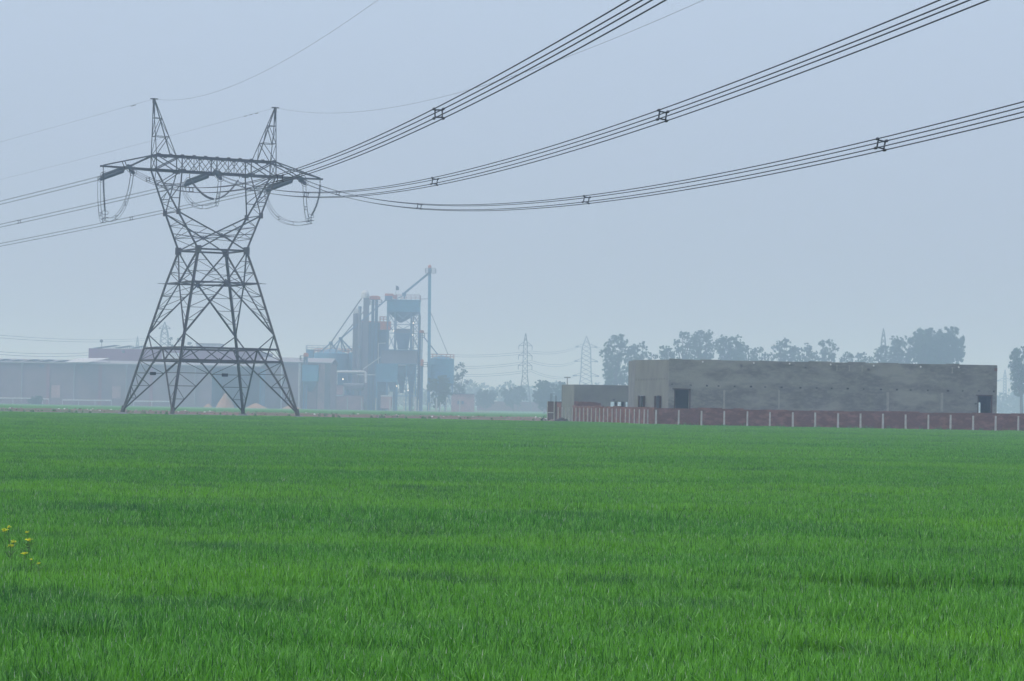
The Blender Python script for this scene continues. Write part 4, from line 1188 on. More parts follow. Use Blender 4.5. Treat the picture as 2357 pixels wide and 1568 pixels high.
xm = XD(715, DR); bt.hexa([V((xm - .3, DR - 1.7, c2)), V((xm + .3, DR - 1.7, c2)), V((xm + .3, DR - 1.2, c2)), V((xm - .3, DR - 1.2, c2))], [V((XD(697, DR), DR - 3, c1)), V((XD(733, DR), DR - 3, c1)), V((XD(733, DR), DR - .02, c1)), V((XD(697, DR), DR - .02, c1))])
hb = empty('wall_hopper', (xm, DR - 2, SOIL), 'blue-green hopper bin with a pointed bottom on the pinkish hall wall', 'hopper')
build('bin', mb, 'teal', hb); build('cone', bt, 'blueg', hb)
mb = MB()
for px in (698, 732): mb.bar(V((XD(px, DR), DR - 2.9, c1)), V((XD(px, DR), DR - 2.9, SOIL)), .2)
build('support', mb, 'steel', hb)
# rice husk piles
def cone_pile(px, base_py, top_py, halfpx, D, label, seed):
    x = XD(px, D); zt = P(px, top_py, D).z; r = halfpx * D / F; rnd = random.Random(seed); mb = MB(); N, K = 28, 7
    for j in range(K + 1):
        f = j / K
        for k in range(N):
            a = 2 * math.pi * k / N; rr = r * (1 - f) ** .85 * (1 + .10 * noise.noise(V((math.cos(a) * 2, math.sin(a) * 2, f * 3 + seed))))
            mb.v.append(V((x + rr * math.cos(a), D + rr * .8 * math.sin(a), SOIL + (zt - SOIL) * f * (1 + .06 * noise.noise(V((a, f * 4, seed)))))))
    for j in range(K):
        for k in range(N): mb.f.append((j * N + k, j * N + (k + 1) % N, (j + 1) * N + (k + 1) % N, (j + 1) * N + k))
    build('husk_pile', mb, 'husk', None, (x, D, SOIL), label, 'husk pile', 'husk piles in front of the halls', smooth=True)
cone_pile(519, 932, 905, 25, 548, 'tall orange cone-shaped husk pile in the open shed', 1)
cone_pile(590, 932, 928, 34, 552, 'low wide orange husk pile right of the tall cone', 2)
cone_pile(672, 937, 931, 30, 555, 'low pinkish husk pile by the pylon right foot', 3)
cone_pile(480, 934, 929, 16, 546, 'small flat orange husk pile left of the tall cone', 4)

# ------------------------------------------------------------------ the processing plant (zoom-space pixel helper, then scaled about the camera)
def Q(zx, zy, D=600.0): return P(661.8 + .2496 * zx, 586.9 + .2496 * zy, D)
def bxz(mb, x0, y0, x1, y1, D, dep):
    a = Q(x0, y0, D); b = Q(x1, y1, D); mb.box(min(a.x, b.x), D, min(a.z, b.z), max(a.x, b.x), D + dep, max(a.z, b.z))
def gbx(mb, x0, y0, x1, D, dep):
    a = Q(x0, y0, D); b = Q(x1, y0, D); mb.box(a.x, D, SOIL, b.x, D + dep, a.z)
def rail(mb, x0, x1, y0, y1, z, h=1.1, w_=.09, step=1.3):
    pts = [V((x0, y0, z)), V((x1, y0, z)), V((x1, y1, z)), V((x0, y1, z)), V((x0, y0, z))]
    for p, q in zip(pts, pts[1:]):
        n = max(1, int((q - p).length / step))
        for k in range(n + 1):
            c = lerp(p, q, k / n); mb.bar(c, c + V((0, 0, h)), w_)
        for f in (.5, 1): mb.bar(p + V((0, 0, h * f)), q + V((0, 0, h * f)), w_)
def rrail(mb, c, r, z, h=1.1, w_=.09, n=16):
    pts = [V((c.x + r * math.cos(2 * math.pi * k / n), c.y + r * math.sin(2 * math.pi * k / n), z)) for k in range(n)]
    for k in range(n):
        p, q = pts[k], pts[(k + 1) % n]; mb.bar(p, p + V((0, 0, h)), w_)
        for f in (.5, 1): mb.bar(p + V((0, 0, h * f)), q + V((0, 0, h * f)), w_)
def cyl_thing(name, zx0, zx1, zy, D, m, label, cat, bands=0, group=None, railing=True, zbase=SOIL, ribs=0, railm='orange'):
    a = Q(zx0, zy, D); b = Q(zx1, zy, D); r = (b.x - a.x) / 2; c = V(((a.x + b.x) / 2, D + r, 0)); zt = a.z
    rt = empty(name, (c.x, c.y, SOIL), label, cat, group)
    mb = MB(); prof = [(r, zbase)]
    if bands:
        for k in range(1, bands): 
            z = zbase + (zt - zbase) * k / bands; prof += [(r, z - .08), (r + .12, z - .05), (r + .12, z + .05), (r, z + .08)]
    prof += [(r, zt), (r * .5, zt + r * .18), (.05, zt + r * .3)] if railing != 'flat' else [(r, zt), (.05, zt + .05)]
    mb.lathe(c, prof, 28); 
    for k in range(ribs):
        t = 2 * math.pi * k / ribs; q = V((c.x + (r + .04) * math.cos(t), c.y + (r + .04) * math.sin(t), 0)); mb.bar(q + V((0, 0, zbase)), q + V((0, 0, zt)), .12)
    build('shell', mb, m, rt)
    if railing:
        mb = MB(); rrail(mb, c, r, zt); build('railing', mb, railm, rt)
    return rt, c, r, zt
# two big storage bins
cyl_thing('storage_bin', 232, 553, 905, 608, 'teal', 'left one of the two wide blue-green storage bins with railed tops', 'storage bin', 5, 'wide storage bins')
cyl_thing('storage_bin', 550, 800, 905, 610, 'teal', 'right one of the two wide blue-green storage bins, behind the chimney', 'storage bin', 5, 'wide storage bins')
rt = empty('bin_gallery', Q(400, 870, 612), 'blue-green gallery box with rails above the left storage bin', 'gallery')
mb = MB(); bxz(mb, 172, 872, 235, 960, 612, 5); build('cabin', mb, 'teal', rt)
mb = MB(); a = Q(170, 872, 612); b = Q(600, 880, 612); rail(mb, a.x, b.x, 612, 616, a.z, 1.0); build('railing', mb, 'palest', rt)
mb = MB(); mb.box(a.x, 612, a.z - .2, b.x, 616, a.z - .02); 
for k in range(6):
    x = a.x + (b.x - a.x) * (k + .5) / 6; mb.bar(V((x, 613, a.z - .2)), V((x, 613, Q(400, 905, 612).z - 3)), .2)
build('walkway', mb, 'steel', rt)
# left elevator with orange head
def elevator(zx0, zx1, zhead0, zhead1, sh, D, label, m='blueg', dome=False, base=None, platform=None):
    a = Q(zx0, zhead0, D); b = Q(zx1, zhead1, D); rt = empty('bucket_elevator', ((a.x + b.x) / 2, D, SOIL), label, 'elevator', 'bucket elevators of the plant')
    mb = MB()
    if dome:
        r = (b.x - a.x) / 2; c = V(((a.x + b.x) / 2, D + r, b.z)); h = a.z - b.z
        mb.lathe(c, [(r, 0), (r, h * .45), (r * .93, h * .65), (r * .7, h * .85), (r * .35, h * .96), (.02, h)], 18)
    else:
        w_ = b.x - a.x; mb.hexa([V((a.x, D, b.z)), V((b.x, D, b.z)), V((b.x, D + 1.6, b.z)), V((a.x, D + 1.6, b.z))], [V((a.x + w_ * .02, D, a.z - .25)), V((b.x - w_ * .02, D, a.z - .25)), V((b.x - w_ * .02, D + 1.6, a.z - .25)), V((a.x + w_ * .02, D + 1.6, a.z - .25))])
        mb.hexa([V((a.x, D, a.z - .24)), V((b.x, D, a.z - .24)), V((b.x, D + 1.6, a.z - .24)), V((a.x, D + 1.6, a.z - .24))], [V((a.x + w_ * .22, D, a.z)), V((b.x - w_ * .22, D, a.z)), V((b.x - w_ * .22, D + 1.6, a.z)), V((a.x + w_ * .22, D + 1.6, a.z))])
    build('head', mb, 'palest' if dome else 'orange', rt)
    for s0, s1 in sh:
        mb = MB(); p = Q(s0, zhead1, D); q = Q(s1, zhead1, D); zb_ = base if base is not None else SOIL
        mb.box(p.x, D + .3, zb_, q.x, D + 1.3, b.z - .01)
        k = 1
        z = zb_ + 2.4
        while z < b.z - .3:
            mb.box(p.x - .06, D + .24, z, q.x + .06, D + 1.36, z + .09); z += 2.4
        build('casing', mb, m, rt)
    if platform:
        mb = MB(); a2 = Q(platform[0], platform[2], D); b2 = Q(platform[1], platform[2], D); rail(mb, a2.x, b2.x, D - .6, D + 2.2, a2.z, 1.0, .08); mb.box(a2.x, D - .6, a2.z - .1, b2.x, D + .2, a2.z); build('platform', mb, 'steel', rt)
    return rt
elevator(147, 190, 903, 938, [(147, 162), (170, 184)], 563, 'short twin-leg elevator with orange head at the left edge of the plant', platform=(116, 168, 972))
elevator(676, 752, 322, 398, [(700, 752)], 603, 'pale dome-headed brown elevator tower, highest left of the plant centre', 'brownst', True)
elevator(755, 855, 375, 412, [(775, 800), (808, 834)], 605, 'twin-leg elevator with wide orange head right of the pale dome', 'blueg', platform=(758, 868, 452))
elevator(1215, 1259, 693, 722, [(1222, 1232), (1237, 1246)], 603, 'slim twin-leg elevator with small orange head left of the tallest mast', 'blueg', platform=(1206, 1262, 760))
elevator(1226, 1253, 962, 1025, [(1228, 1250)], 598, 'short elevator with narrow red head at the foot of the tallest mast', 'blueg', platform=(1250, 1290, 1030))
# tallest elevator
el = empty('tall_elevator', Q(1310, 700, 600), 'tallest slim blue elevator mast with orange cap, rails and long chutes', 'elevator')
el_c = Q(1308, 1340, 600); base_loc[el] = V((el_c.x, 600, SOIL)); el.location = base_loc[el]
mb = MB(); a = Q(1297, 160, 600); b = Q(1324, 160, 600); c = Q(1290, 1340, 600); d = Q(1316, 1340, 600)
mb.hexa([V((c.x, 600, SOIL)), V((d.x, 600, SOIL)), V((d.x, 601.2, SOIL)), V((c.x, 601.2, SOIL))], [V((a.x, 600, a.z)), V((b.x, 600, a.z)), V((b.x, 601.2, a.z)), V((a.x, 601.2, a.z))])
for k in range(1, 12):
    q1_ = lerp(c, a, k / 12); q2_ = lerp(d, b, k / 12); mb.box(q1_.x - .06, 599.94, q1_.z, q2_.x + .06, 601.26, q1_.z + .1)
build('casing', mb, 'teal', el)
mb = MB(); a = Q(1295, 88, 600); b = Q(1328, 120, 600); r = (b.x - a.x) / 2
mb.lathe(V(((a.x + b.x) / 2, 600.6, b.z)), [(r, 0), (r, (a.z - b.z) * .6), (r * .6, (a.z - b.z) * .9), (.02, a.z - b.z)], 14); build('head', mb, 'orange', el)
mb = MB(); a = Q(1297, 120, 600); b = Q(1327, 162, 600); mb.box(a.x, 600, b.z, b.x, 601.2, a.z); build('drive_box', mb, 'blueg', el)
mb = MB(); a = Q(1272, 165, 600); b = Q(1366, 165, 600); rail(mb, a.x, b.x, 599, 602.5, a.z, 1.0, .08); mb.box(a.x, 599, a.z - .12, b.x, 599.9, a.z); build('platform', mb, 'steel', el)
mb = MB()
for (x0, y0, x1, y1, w_) in ((1300, 168, 1078, 350, .34), (1303, 178, 1090, 352, .12)): mb.bar(Q(x0, y0, 600), Q(x1, y1, 600), w_)
build('chute', mb, 'blueg', el)
mb = MB(); a = Q(1058, 348, 600); b = Q(1092, 378, 600); mb.box(a.x, 600, b.z, b.x, 601.4, a.z); mb.bar(Q(1068, 375, 600), Q(1014, 402, 600), .16); mb.bar(Q(1078, 376, 600), Q(1075, 406, 600), .3); build('valve_box', mb, 'blueg', el)
mb = MB()
for (x0, y0, x1, y1) in ((1320, 530, 1480, 918), (1226, 407, 1297, 405), (1245, 720, 1292, 722)): mb.bar(Q(x0, y0, 600), Q(x1, y1, 600), .12)
build('stay', mb, 'steel', el)
# chutes of the left part
def chute(pts, w_, D, label, m='brownst'):
    mb = MB()
    for p, q in zip(pts, pts[1:]): mb.bar(Q(*p, D), Q(*q, D), w_)
    return build('chute_pipe', mb, m, None, Q(*pts[0], D), label, 'chute pipe', 'sloping chute pipes of the plant')
chute([(682, 402), (405, 803)], .28, 603.5, 'long sloping chute pipe from the pale dome down to the left')
chute([(760, 455), (495, 768)], .24, 606, 'middle sloping chute pipe ending at the spider-legged distributor')
chute([(905, 418), (500, 765)], .30, 601.5, 'long sloping chute pipe from the orange box down across the cladding', 'blueg')
chute([(1255, 755), (1385, 918)], .26, 600.8, 'sloping chute pipe passing behind the mast to the right-hand bin', 'blueg')
chute([(695, 1055), (860, 940)], .22, 594, 'thin sloping conveyor pipe below the plant centre', 'palest')
def distributor(zx, zy, legs, label, D=604):
    rt = empty('distributor', Q(zx, zy, D), label, 'distributor', 'distributor heads over the storage bins')
    a = Q(zx, zy, D); mb = MB(); mb.lathe(V((a.x, D, a.z)), [(.1, .35), (.45, .3), (.5, -.1), (.25, -.4)], 10); build('hub', mb, 'blueg', rt)
    for (x, y, dd) in legs:
        q = Q(x, y, D + dd); mb = MB(); mb.bar(a, q, .24); build('spout', mb, 'blueg', rt)
distributor(400, 812, [(340, 865, 0), (300, 900, 3), (445, 870, 1), (400, 872, 5)], 'left distributor head with sloping spouts on the left storage bin')
distributor(490, 772, [(380, 890, 0), (540, 890, 2), (590, 875, 4), (440, 895, -1), (585, 868, 0), (505, 880, 6)], 'higher distributor head with spread spouts above the left storage bin')
# chimney
rt = empty('chimney', Q(668, 1300, 596), 'slim straight pale brown chimney rising in front of the cladding', 'chimney')
a = Q(653, 474, 598); b = Q(683, 474, 598); c = V(((a.x + b.x) / 2, 598, 0)); r = (b.x - a.x) / 2
mb = MB(); mb.lathe(c, [(r * .95, SOIL), (r * .95, a.z * .5), (r, a.z * .5 + .05), (r, a.z)] , 14); build('shaft', mb, 'brownst', rt)
mb = MB(); mb.lathe(c, [(r * 1.12, a.z - .5), (r * 1.12, a.z - .1)], 14); mb.lathe(c, [(r * 1.12, a.z * .6), (r * 1.12, a.z * .6 + .3)], 14); build('collar', mb, 'blueg', rt)
cyl_thing('ribbed_silo', 608, 662, 542, 606, 'brownst', 'tall narrow ribbed silo with rails, left of the chimney', 'silo', 12, None, True, SOIL, 14, 'palest')
# dryer block with clad columns
rt = empty('dryer_block', Q(760, 1280, 607), 'tall clad dryer block with vertical ribs in the middle of the plant', 'dryer')
for i, (x0, x1, y0, m_) in enumerate(((684, 742, 618, 'brownst'), (742, 766, 618, 'blueg'), (766, 842, 620, 'brownst'), (842, 918, 628, 'blueg'))):
    mb = MB(); gbx(mb, x0, y0, x1, 607 + .1 * i, 8)
    a = Q(x0, y0, 607); b = Q(x1, y0, 607); n = 4
    for k in range(n + 1):
        x = a.x + (b.x - a.x) * k / n; mb.box(x - .07, 606.9, SOIL, x + .07, 607.05, a.z)
    for k in range(12): z = a.z * (k + .5) / 12; mb.box(a.x, 606.86, z, b.x, 607.02, z + .14)
    build('column', mb, m_, rt)
mb = MB(); a = Q(684, 618, 607); b = Q(918, 618, 607); mb.box(a.x - .2, 606.5, a.z - .04, b.x + .2, 615.3, a.z + .2); build('roof', mb, 'orange', rt)
mb = MB(); a = Q(850, 618, 606); b = Q(915, 618, 606); rail(mb, a.x, b.x, 606, 609, a.z + .2, 1.05, .12, .7); build('railing', mb, 'orange', rt)
mb = MB(); a = Q(855, 640, 605); b = Q(955, 615, 605); mb.box(a.x, 604.4, Q(855, 690, 605).z, b.x, 606.4, b.z); build('hood', mb, 'orange', rt)
# hopper bin on its steel frame
rt = empty('overhead_hopper', Q(1060, 1340, 603), 'big blue-green hopper bin on a tall braced steel frame, railed top', 'hopper')
a = Q(918, 410, 602); b = Q(1217, 527, 602); dp = 6.5
mb = MB(); mb.box(a.x, 602, b.z, b.x, 602 + dp, a.z); mb.box(a.x - .12, 601.88, a.z - .2, b.x + .12, 602 + dp + .12, a.z + .02)
build('bin', mb, 'teal', rt)
c0 = Q(1030, 620, 602); c1 = Q(1098, 622, 602)
mb = MB(); mb.hexa([V((c0.x - .2, 604.6, c0.z)), V((c1.x - 1.2, 604.6, c0.z)), V((c1.x - 1.2, 606, c0.z)), V((c0.x - .2, 606, c0.z))], [V((a.x + .05, 602.05, b.z)), V((b.x - .05, 602.05, b.z)), V((b.x - .05, 602 + dp - .05, b.z)), V((a.x + .05, 602 + dp - .05, b.z))])
build('cone', mb, 'blueg', rt)
mb = MB(); r0_ = Q(1000, 410, 602); rail(mb, r0_.x, b.x, 602, 602 + dp, a.z + .03, 1.15, .1, 1.1); build('railing', mb, 'pinkw', rt)
mb = MB(); cols = [922, 992, 1140, 1213]
for zx in cols:
    x = Q(zx, 527, 602).x; mb.bar(V((x, 602, SOIL)), V((x, 602, b.z)), .26); mb.bar(V((x, 602 + dp, SOIL)), V((x, 602 + dp, b.z)), .26)
lv = [527, 640, 722, 880, 1010, 1150, 1300]
for y0, y1 in zip(lv, lv[1:]):
    z0, z1 = Q(1000, y0, 602).z, Q(1000, y1, 602).z
    for xa_, xb_ in ((992, 1140), (1140, 1213), (922, 992)):
        p = Q(xa_, y0, 602).x; q = Q(xb_, y0, 602).x
        mb.bar(V((p, 602, z0)), V((q, 602, z1)), .12); mb.bar(V((q, 602.1, z0)), V((p, 602.1, z1)), .12); mb.bar(V((p, 602, z1)), V((q, 602, z1)), .14)
        mb.bar(V((p, 602 + dp, z0)), V((q, 602 + dp, z1)), .1)
build('frame', mb, 'blueg', rt)
mb = MB(); bxz(mb, 897, 378, 962, 420, 601, 4); o1 = build('head_box', mb, 'blueg', rt)
mb = MB(); a_ = Q(897, 356, 601); b_ = Q(985, 378, 601); mb.box(a_.x, 601, b_.z, b_.x - .3, 605, a_.z); mb.box(b_.x - .3, 601.3, b_.z - .6, b_.x + .4, 604, a_.z - .3); build('drive_cover', mb, 'orange', rt)
fl = empty('flag', Q(1000, 400, 601.5), 'dark flag flying on a thin pole above the overhead hopper', 'flag')
mb = MB(); p = Q(998, 400, 601.5); q = Q(1001, 280, 601.5); mb.bar(p, q, .08); build('pole', mb, 'steel', fl)
mb = MB(); a_ = Q(1002, 283, 601.5); b_ = Q(1028, 326, 601.5); N = 8
for th_ in (0, .03):
    for k in range(N):
        for kk in (0, 1):
            pass
for k in range(N):
    x0 = a_.x + (b_.x - a_.x) * k / N; x1 = a_.x + (b_.x - a_.x) * (k + 1) / N; y0 = 601.5 + .12 * math.sin(k * .9); y1 = 601.5 + .12 * math.sin((k + 1) * .9); s0 = .12 * (k / N) ** 2; s1 = .12 * ((k + 1) / N) ** 2
    mb.hexa([V((x0, y0, b_.z)), V((x1, y1, b_.z)), V((x1, y1 + .03, b_.z)), V((x0, y0 + .03, b_.z))], [V((x0, y0, a_.z - s0 * 3)), V((x1, y1, a_.z - s1 * 3)), V((x1, y1 + .03, a_.z - s1 * 3)), V((x0, y0 + .03, a_.z - s0 * 3))])
build('cloth', mb, 'flag', fl)
# middle hopper and dark bins below
rt = empty('middle_hopper', Q(1060, 900, 600), 'grey hopper bin hanging inside the frame below the big blue-green one', 'hopper')
mb = MB(); bxz(mb, 990, 680, 1136, 722, 603.2, 4); build('bin', mb, 'brownst', rt)
a = Q(995, 722, 603.2); b = Q(1130, 722, 603.2); c = Q(1050, 870, 603.2); mb = MB()
mb.hexa([V((a.x + .6, 604, c.z)), V((b.x - .5, 604, c.z)), V((b.x - .5, 606, c.z)), V((a.x + .6, 606, c.z))], [V((a.x, 603.2, a.z)), V((b.x, 603.2, a.z)), V((b.x, 607.2, a.z)), V((a.x, 607.2, a.z))]); build('cone', mb, 'blueg', rt)
rt = empty('cladding_box', Q(1010, 1000, 597), 'wide grey clad box above the pointed dark hoppers, plant centre', 'cabin')
mb = MB(); bxz(mb, 870, 880, 1188, 1003, 598.5, 8)
a = Q(870, 880, 598.5); b = Q(1188, 1003, 598.5)
for k in range(5): x = a.x + (b.x - a.x) * k / 4; mb.box(x - .1, 598.4, b.z, x + .1, 598.55, a.z)
build('wall', mb, 'brownst', rt)
mb = MB(); mb.box(a.x - .2, 598.2, a.z, b.x + .2, 606.8, a.z + .25); mb.box(a.x - .2, 598.2, b.z - .25, b.x + .2, 606.8, b.z - .01); build('deck', mb, 'blueg', rt)
mb = MB()
for zx in (1002, 1098, 1186):
    x = Q(zx, 1000, 598.5).x; mb.bar(V((x, 598.6, SOIL)), V((x, 598.6, b.z)), .22)
for y0, y1 in ((1015, 1160), (1160, 1300)):
    for xa_, xb_ in ((1002, 1098), (1098, 1186)):
        mb.bar(Q(xa_, y1, 598.6), Q(xb_, y0, 598.6), .12); mb.bar(Q(xa_, y0, 598.7), Q(xb_, y1, 598.7), .12); mb.bar(Q(xa_, y1, 598.6), Q(xb_, y1, 598.6), .14)
build('frame', mb, 'teal', rt)
for i, (x0, x1, yt, yb_, lab) in enumerate(((1010, 1092, 1005, 1275, 'left'), (1100, 1182, 1005, 1275, 'right'))):
    rt = empty('dark_hopper', Q((x0 + x1) / 2, 1300, 601), '%s one of two dark pointed hoppers under the grey clad box' % lab, 'hopper', 'dark hoppers under the clad box')
    a = Q(x0, yt, 601); b = Q(x1, yt, 601); c = Q((x0 + x1) / 2, yb_, 601); m1_ = Q(x0, 1090, 601)
    mb = MB(); mb.box(a.x, 600.5, m1_.z, b.x, 604.5, a.z - .3); build('bin', mb, 'blueg', rt)
    mb = MB(); mb.hexa([V((c.x - .35, 602, c.z)), V((c.x + .35, 602, c.z)), V((c.x + .35, 603, c.z)), V((c.x - .35, 603, c.z))], [V((a.x, 600.5, m1_.z)), V((b.x, 600.5, m1_.z)), V((b.x, 604.5, m1_.z)), V((a.x, 604.5, m1_.z))]); build('cone', mb, 'blueg', rt)
# square tank on legs
rt = empty('square_tank', Q(910, 1300, 595), 'square blue-green panel tank on legs in front of the plant centre', 'tank')
a = Q(818, 1005, 595); b = Q(1008, 1170, 595); mb = MB(); mb.box(a.x, 595, b.z, b.x, 599, a.z)
for k in range(5): x = a.x + (b.x - a.x) * k / 4; mb.box(x - .05, 594.92, b.z, x + .05, 595.02, a.z)
for k in range(5): z = b.z + (a.z - b.z) * k / 4; mb.box(a.x, 594.9, z - .05, b.x, 595.02, z + .05)
build('shell', mb, 'teal', rt)
for i, (x0, x1) in enumerate(((820, 912), (914, 1006))):
    p = Q(x0, 1171, 595); q = Q(x1, 1171, 595); c = Q((x0 + x1) / 2, 1262, 595); mb = MB()
    mb.hexa([V((c.x - .3, 596.7, c.z)), V((c.x + .3, 596.7, c.z)), V((c.x + .3, 597.3, c.z)), V((c.x - .3, 597.3, c.z))], [V((p.x, 595.02, p.z - .01)), V((q.x, 595.02, p.z - .01)), V((q.x, 598.9, p.z - .01)), V((p.x, 598.9, p.z - .01))]); build('cone', mb, 'blueg', rt)
mb = MB()
for zx in (820, 913, 1006):
    x = Q(zx, 1170, 595).x
    for y in (595.1, 598.8): mb.bar(V((x, y, SOIL)), V((x, y, b.z)), .2)
mb.bar(Q(820, 1255, 595.1), Q(1006, 1255, 595.1), .12)
build('leg_frame', mb, 'teal', rt)
# lattice stair tower
rt = empty('stair_tower', Q(1180, 1300, 605), 'narrow open lattice stair tower between the hopper frame and the mast', 'stair tower')
x0, x1 = Q(1160, 600, 605).x, Q(1222, 600, 605).x; zt = Q(1190, 560, 605).z; mb = MB()
for x in (x0, x1):
    for y in (605, 607.5): mb.bar(V((x, y, SOIL)), V((x, y, zt)), .16)
n = 12
for k in range(n):
    z0 = SOIL + (zt - SOIL) * k / n; z1 = SOIL + (zt - SOIL) * (k + 1) / n
    mb.bar(V((x0, 605, z0)), V((x1, 605, z1)), .09); mb.bar(V((x0, 605, z1)), V((x1, 605, z1)), .1); mb.bar(V((x1, 605.1, z0)), V((x0, 605.1, z1)), .09)
build('frame', mb, 'steel', rt)
mb = MB()
for k in range(n):
    z0 = SOIL + (zt - SOIL) * k / n; z1 = SOIL + (zt - SOIL) * (k + 1) / n
    a, b = (x0, x1) if k % 2 else (x1, x0)
    for s in range(8): q = lerp(V((a, 606, z0)), V((b, 606, z1)), s / 8); mb.box(q.x - .18, 605.7, q.z, q.x + .18, 606.6, q.z + .05)
build('stairs', mb, 'steel', rt)
# right-hand bin
rt, c, r, zt = cyl_thing('raised_bin', 1300, 1534, 957, 601.5, 'teal', 'round blue-green bin on legs with orange rails, right end of the plant', 'storage bin', 4, None, True, Q(1400, 1185, 601.5).z)
mb = MB(); zb_ = Q(1400, 1185, 601.5).z; zc2 = Q(1440, 1275, 601.5).z
mb.lathe(c, [(.4, zc2), (r - .02, zb_ - .01)], 28); build('cone', mb, 'blueg', rt)
mb = MB()
for k in range(8):
    t = 2 * math.pi * (k + .5) / 8; q = V((c.x + r * .97 * math.cos(t), c.y + r * .97 * math.sin(t), 0)); t2 = 2 * math.pi * (k + 1.5) / 8; q2 = V((c.x + r * .97 * math.cos(t2), c.y + r * .97 * math.sin(t2), 0))
    mb.bar(q + V((0, 0, SOIL)), q + V((0, 0, zb_)), .2); mb.bar(q + V((0, 0, SOIL + .5)), q2 + V((0, 0, zb_)), .1)
build('leg_frame', mb, 'blueg', rt)
# low pink building on the right, boiler house, pipes
def low_house(zx0, zx1, zy, D, dep, m, label, wins=(), name='low_house'):
    a = Q(zx0, zy, D); b = Q(zx1, zy, D); rt = empty(name, ((a.x + b.x) / 2, D, SOIL), label, 'building')
    mb = MB(); ho_ = [(Q(u0, zy, D).x - a.x, Q(u1, zy, D).x - a.x, Q(u0, v1, D).z, Q(u0, v0, D).z) for (u0, u1, v0, v1) in wins]
    mb.wall((a.x, D), (b.x, D), SOIL, a.z, .3, ho_); mb.wall((b.x, D + .3), (b.x, D + dep), SOIL, a.z - .01, .3); mb.wall((a.x, D + dep), (a.x, D + .3), SOIL, a.z - .01, .3); mb.wall((b.x, D + dep + .3), (a.x, D + dep + .3), SOIL, a.z - .02, .3)
    build('wall', mb, m, rt); mb = MB(); mb.box(a.x - .2, D - .2, a.z, b.x + .2, D + dep + .5, a.z + .18); build('roof', mb, 'brownst', rt)
    for (u0, u1, v0, v1) in wins:
        mb = MB(); p = Q(u0, v0, D); q = Q(u1, v1, D); mb.box(p.x + .02, D + .2, q.z + .02, q.x - .02, D + .24, p.z - .02); build('window', mb, 'blueg', rt)
low_house(1512, 1722, 1284, 597, 8, 'pinkw', 'low pinkish flat-roofed house with two windows right of the round bin', [(1566, 1596, 1345, 1378), (1602, 1626, 1347, 1378)])
low_house(300, 690, 1292, 590, 6, 'pinkw', 'low pinkish wall-like building in front of the boiler', [], 'low_building')
low_house(290, 512, 1200, 592, 5, 'pinkw', 'pinkish furnace room with flat roof left of the boiler drum', [], 'furnace_room')
rt = empty('boiler', Q(600, 1290, 594), 'horizontal grey boiler drum on supports in front of the storage bins', 'boiler')
a = Q(515, 1215, 595); b = Q(700, 1215, 595); mb = MB(); mb.tube([a - V((.25, 0, 0)), a, b, b + V((.25, 0, 0))], [.45, .82, .82, .45], 16); build('drum', mb, 'brownst', rt)
mb = MB()
for t in (.15, .5, .85): q = lerp(a, b, t); mb.bar(q - V((0, 0, .6)), V((q.x, q.y, SOIL)), .35)
build('support', mb, 'blueg', rt)
def pipe(pts, r, D, label, m='palest'):
    ps = [Q(x, y, D) for x, y in pts]; path = [ps[0]]
    for i in range(1, len(ps) - 1):
        p, q, s = ps[i - 1], ps[i], ps[i + 1]; d0 = (p - q).normalized(); d1 = (s - q).normalized(); rr = r * 1.6
        path += [q + d0 * rr, q + d0 * rr * .3 + d1 * rr * .3, q + d1 * rr]
    path.append(ps[-1]); mb = MB(); mb.tube(path, r, 10); build('duct_pipe', mb, m, None, path[0], label, 'pipe', 'bent pipes in front of the plant')
pipe([(450, 1195), (450, 1078), (722, 1078), (722, 1180)], .30, 593, 'thick pale bent pipe arching over the boiler drum')
pipe([(372, 1297), (512, 1297), (520, 1215)], .15, 588.5, 'thin pale pipe bending up beside the furnace room')
pipe([(640, 1105), (812, 1107)], .10, 594.5, 'thin pale horizontal pipe left of the square tank')
pipe([(838, 1010), (838, 815), (905, 813)], .09, 600, 'thin pale pipe with one bend above the square tank')
# parked truck below the square tank
rt = empty('cargo_truck', Q(905, 1400, 592), 'pale boxy truck body parked under the square blue-green tank', 'truck')
a = Q(860, 1292, 592); b = Q(957, 1385, 592); zb_ = SOIL + .75
mb = MB(); mb.box(a.x, 592, zb_, b.x, 597, a.z - .35); build('cargo_box', mb, 'pinkw', rt)
mb = MB(); mb.box(a.x - .03, 591.95, a.z - .34, b.x + .03, 597.05, a.z); build('roof_edge', mb, 'palest', rt)
for s in (.18, .82):
    x = a.x + (b.x - a.x) * s; mb = MB(); mb.tube([V((x - .14, 592.8, SOIL + .48)), V((x + .14, 592.8, SOIL + .48))], .48, 14); build('wheel', mb, 'dark', rt)
mb = MB(); mb.box(a.x + .2, 592.1, SOIL + .5, b.x - .2, 596.9, zb_ - .01); build('chassis', mb, 'dark', rt)
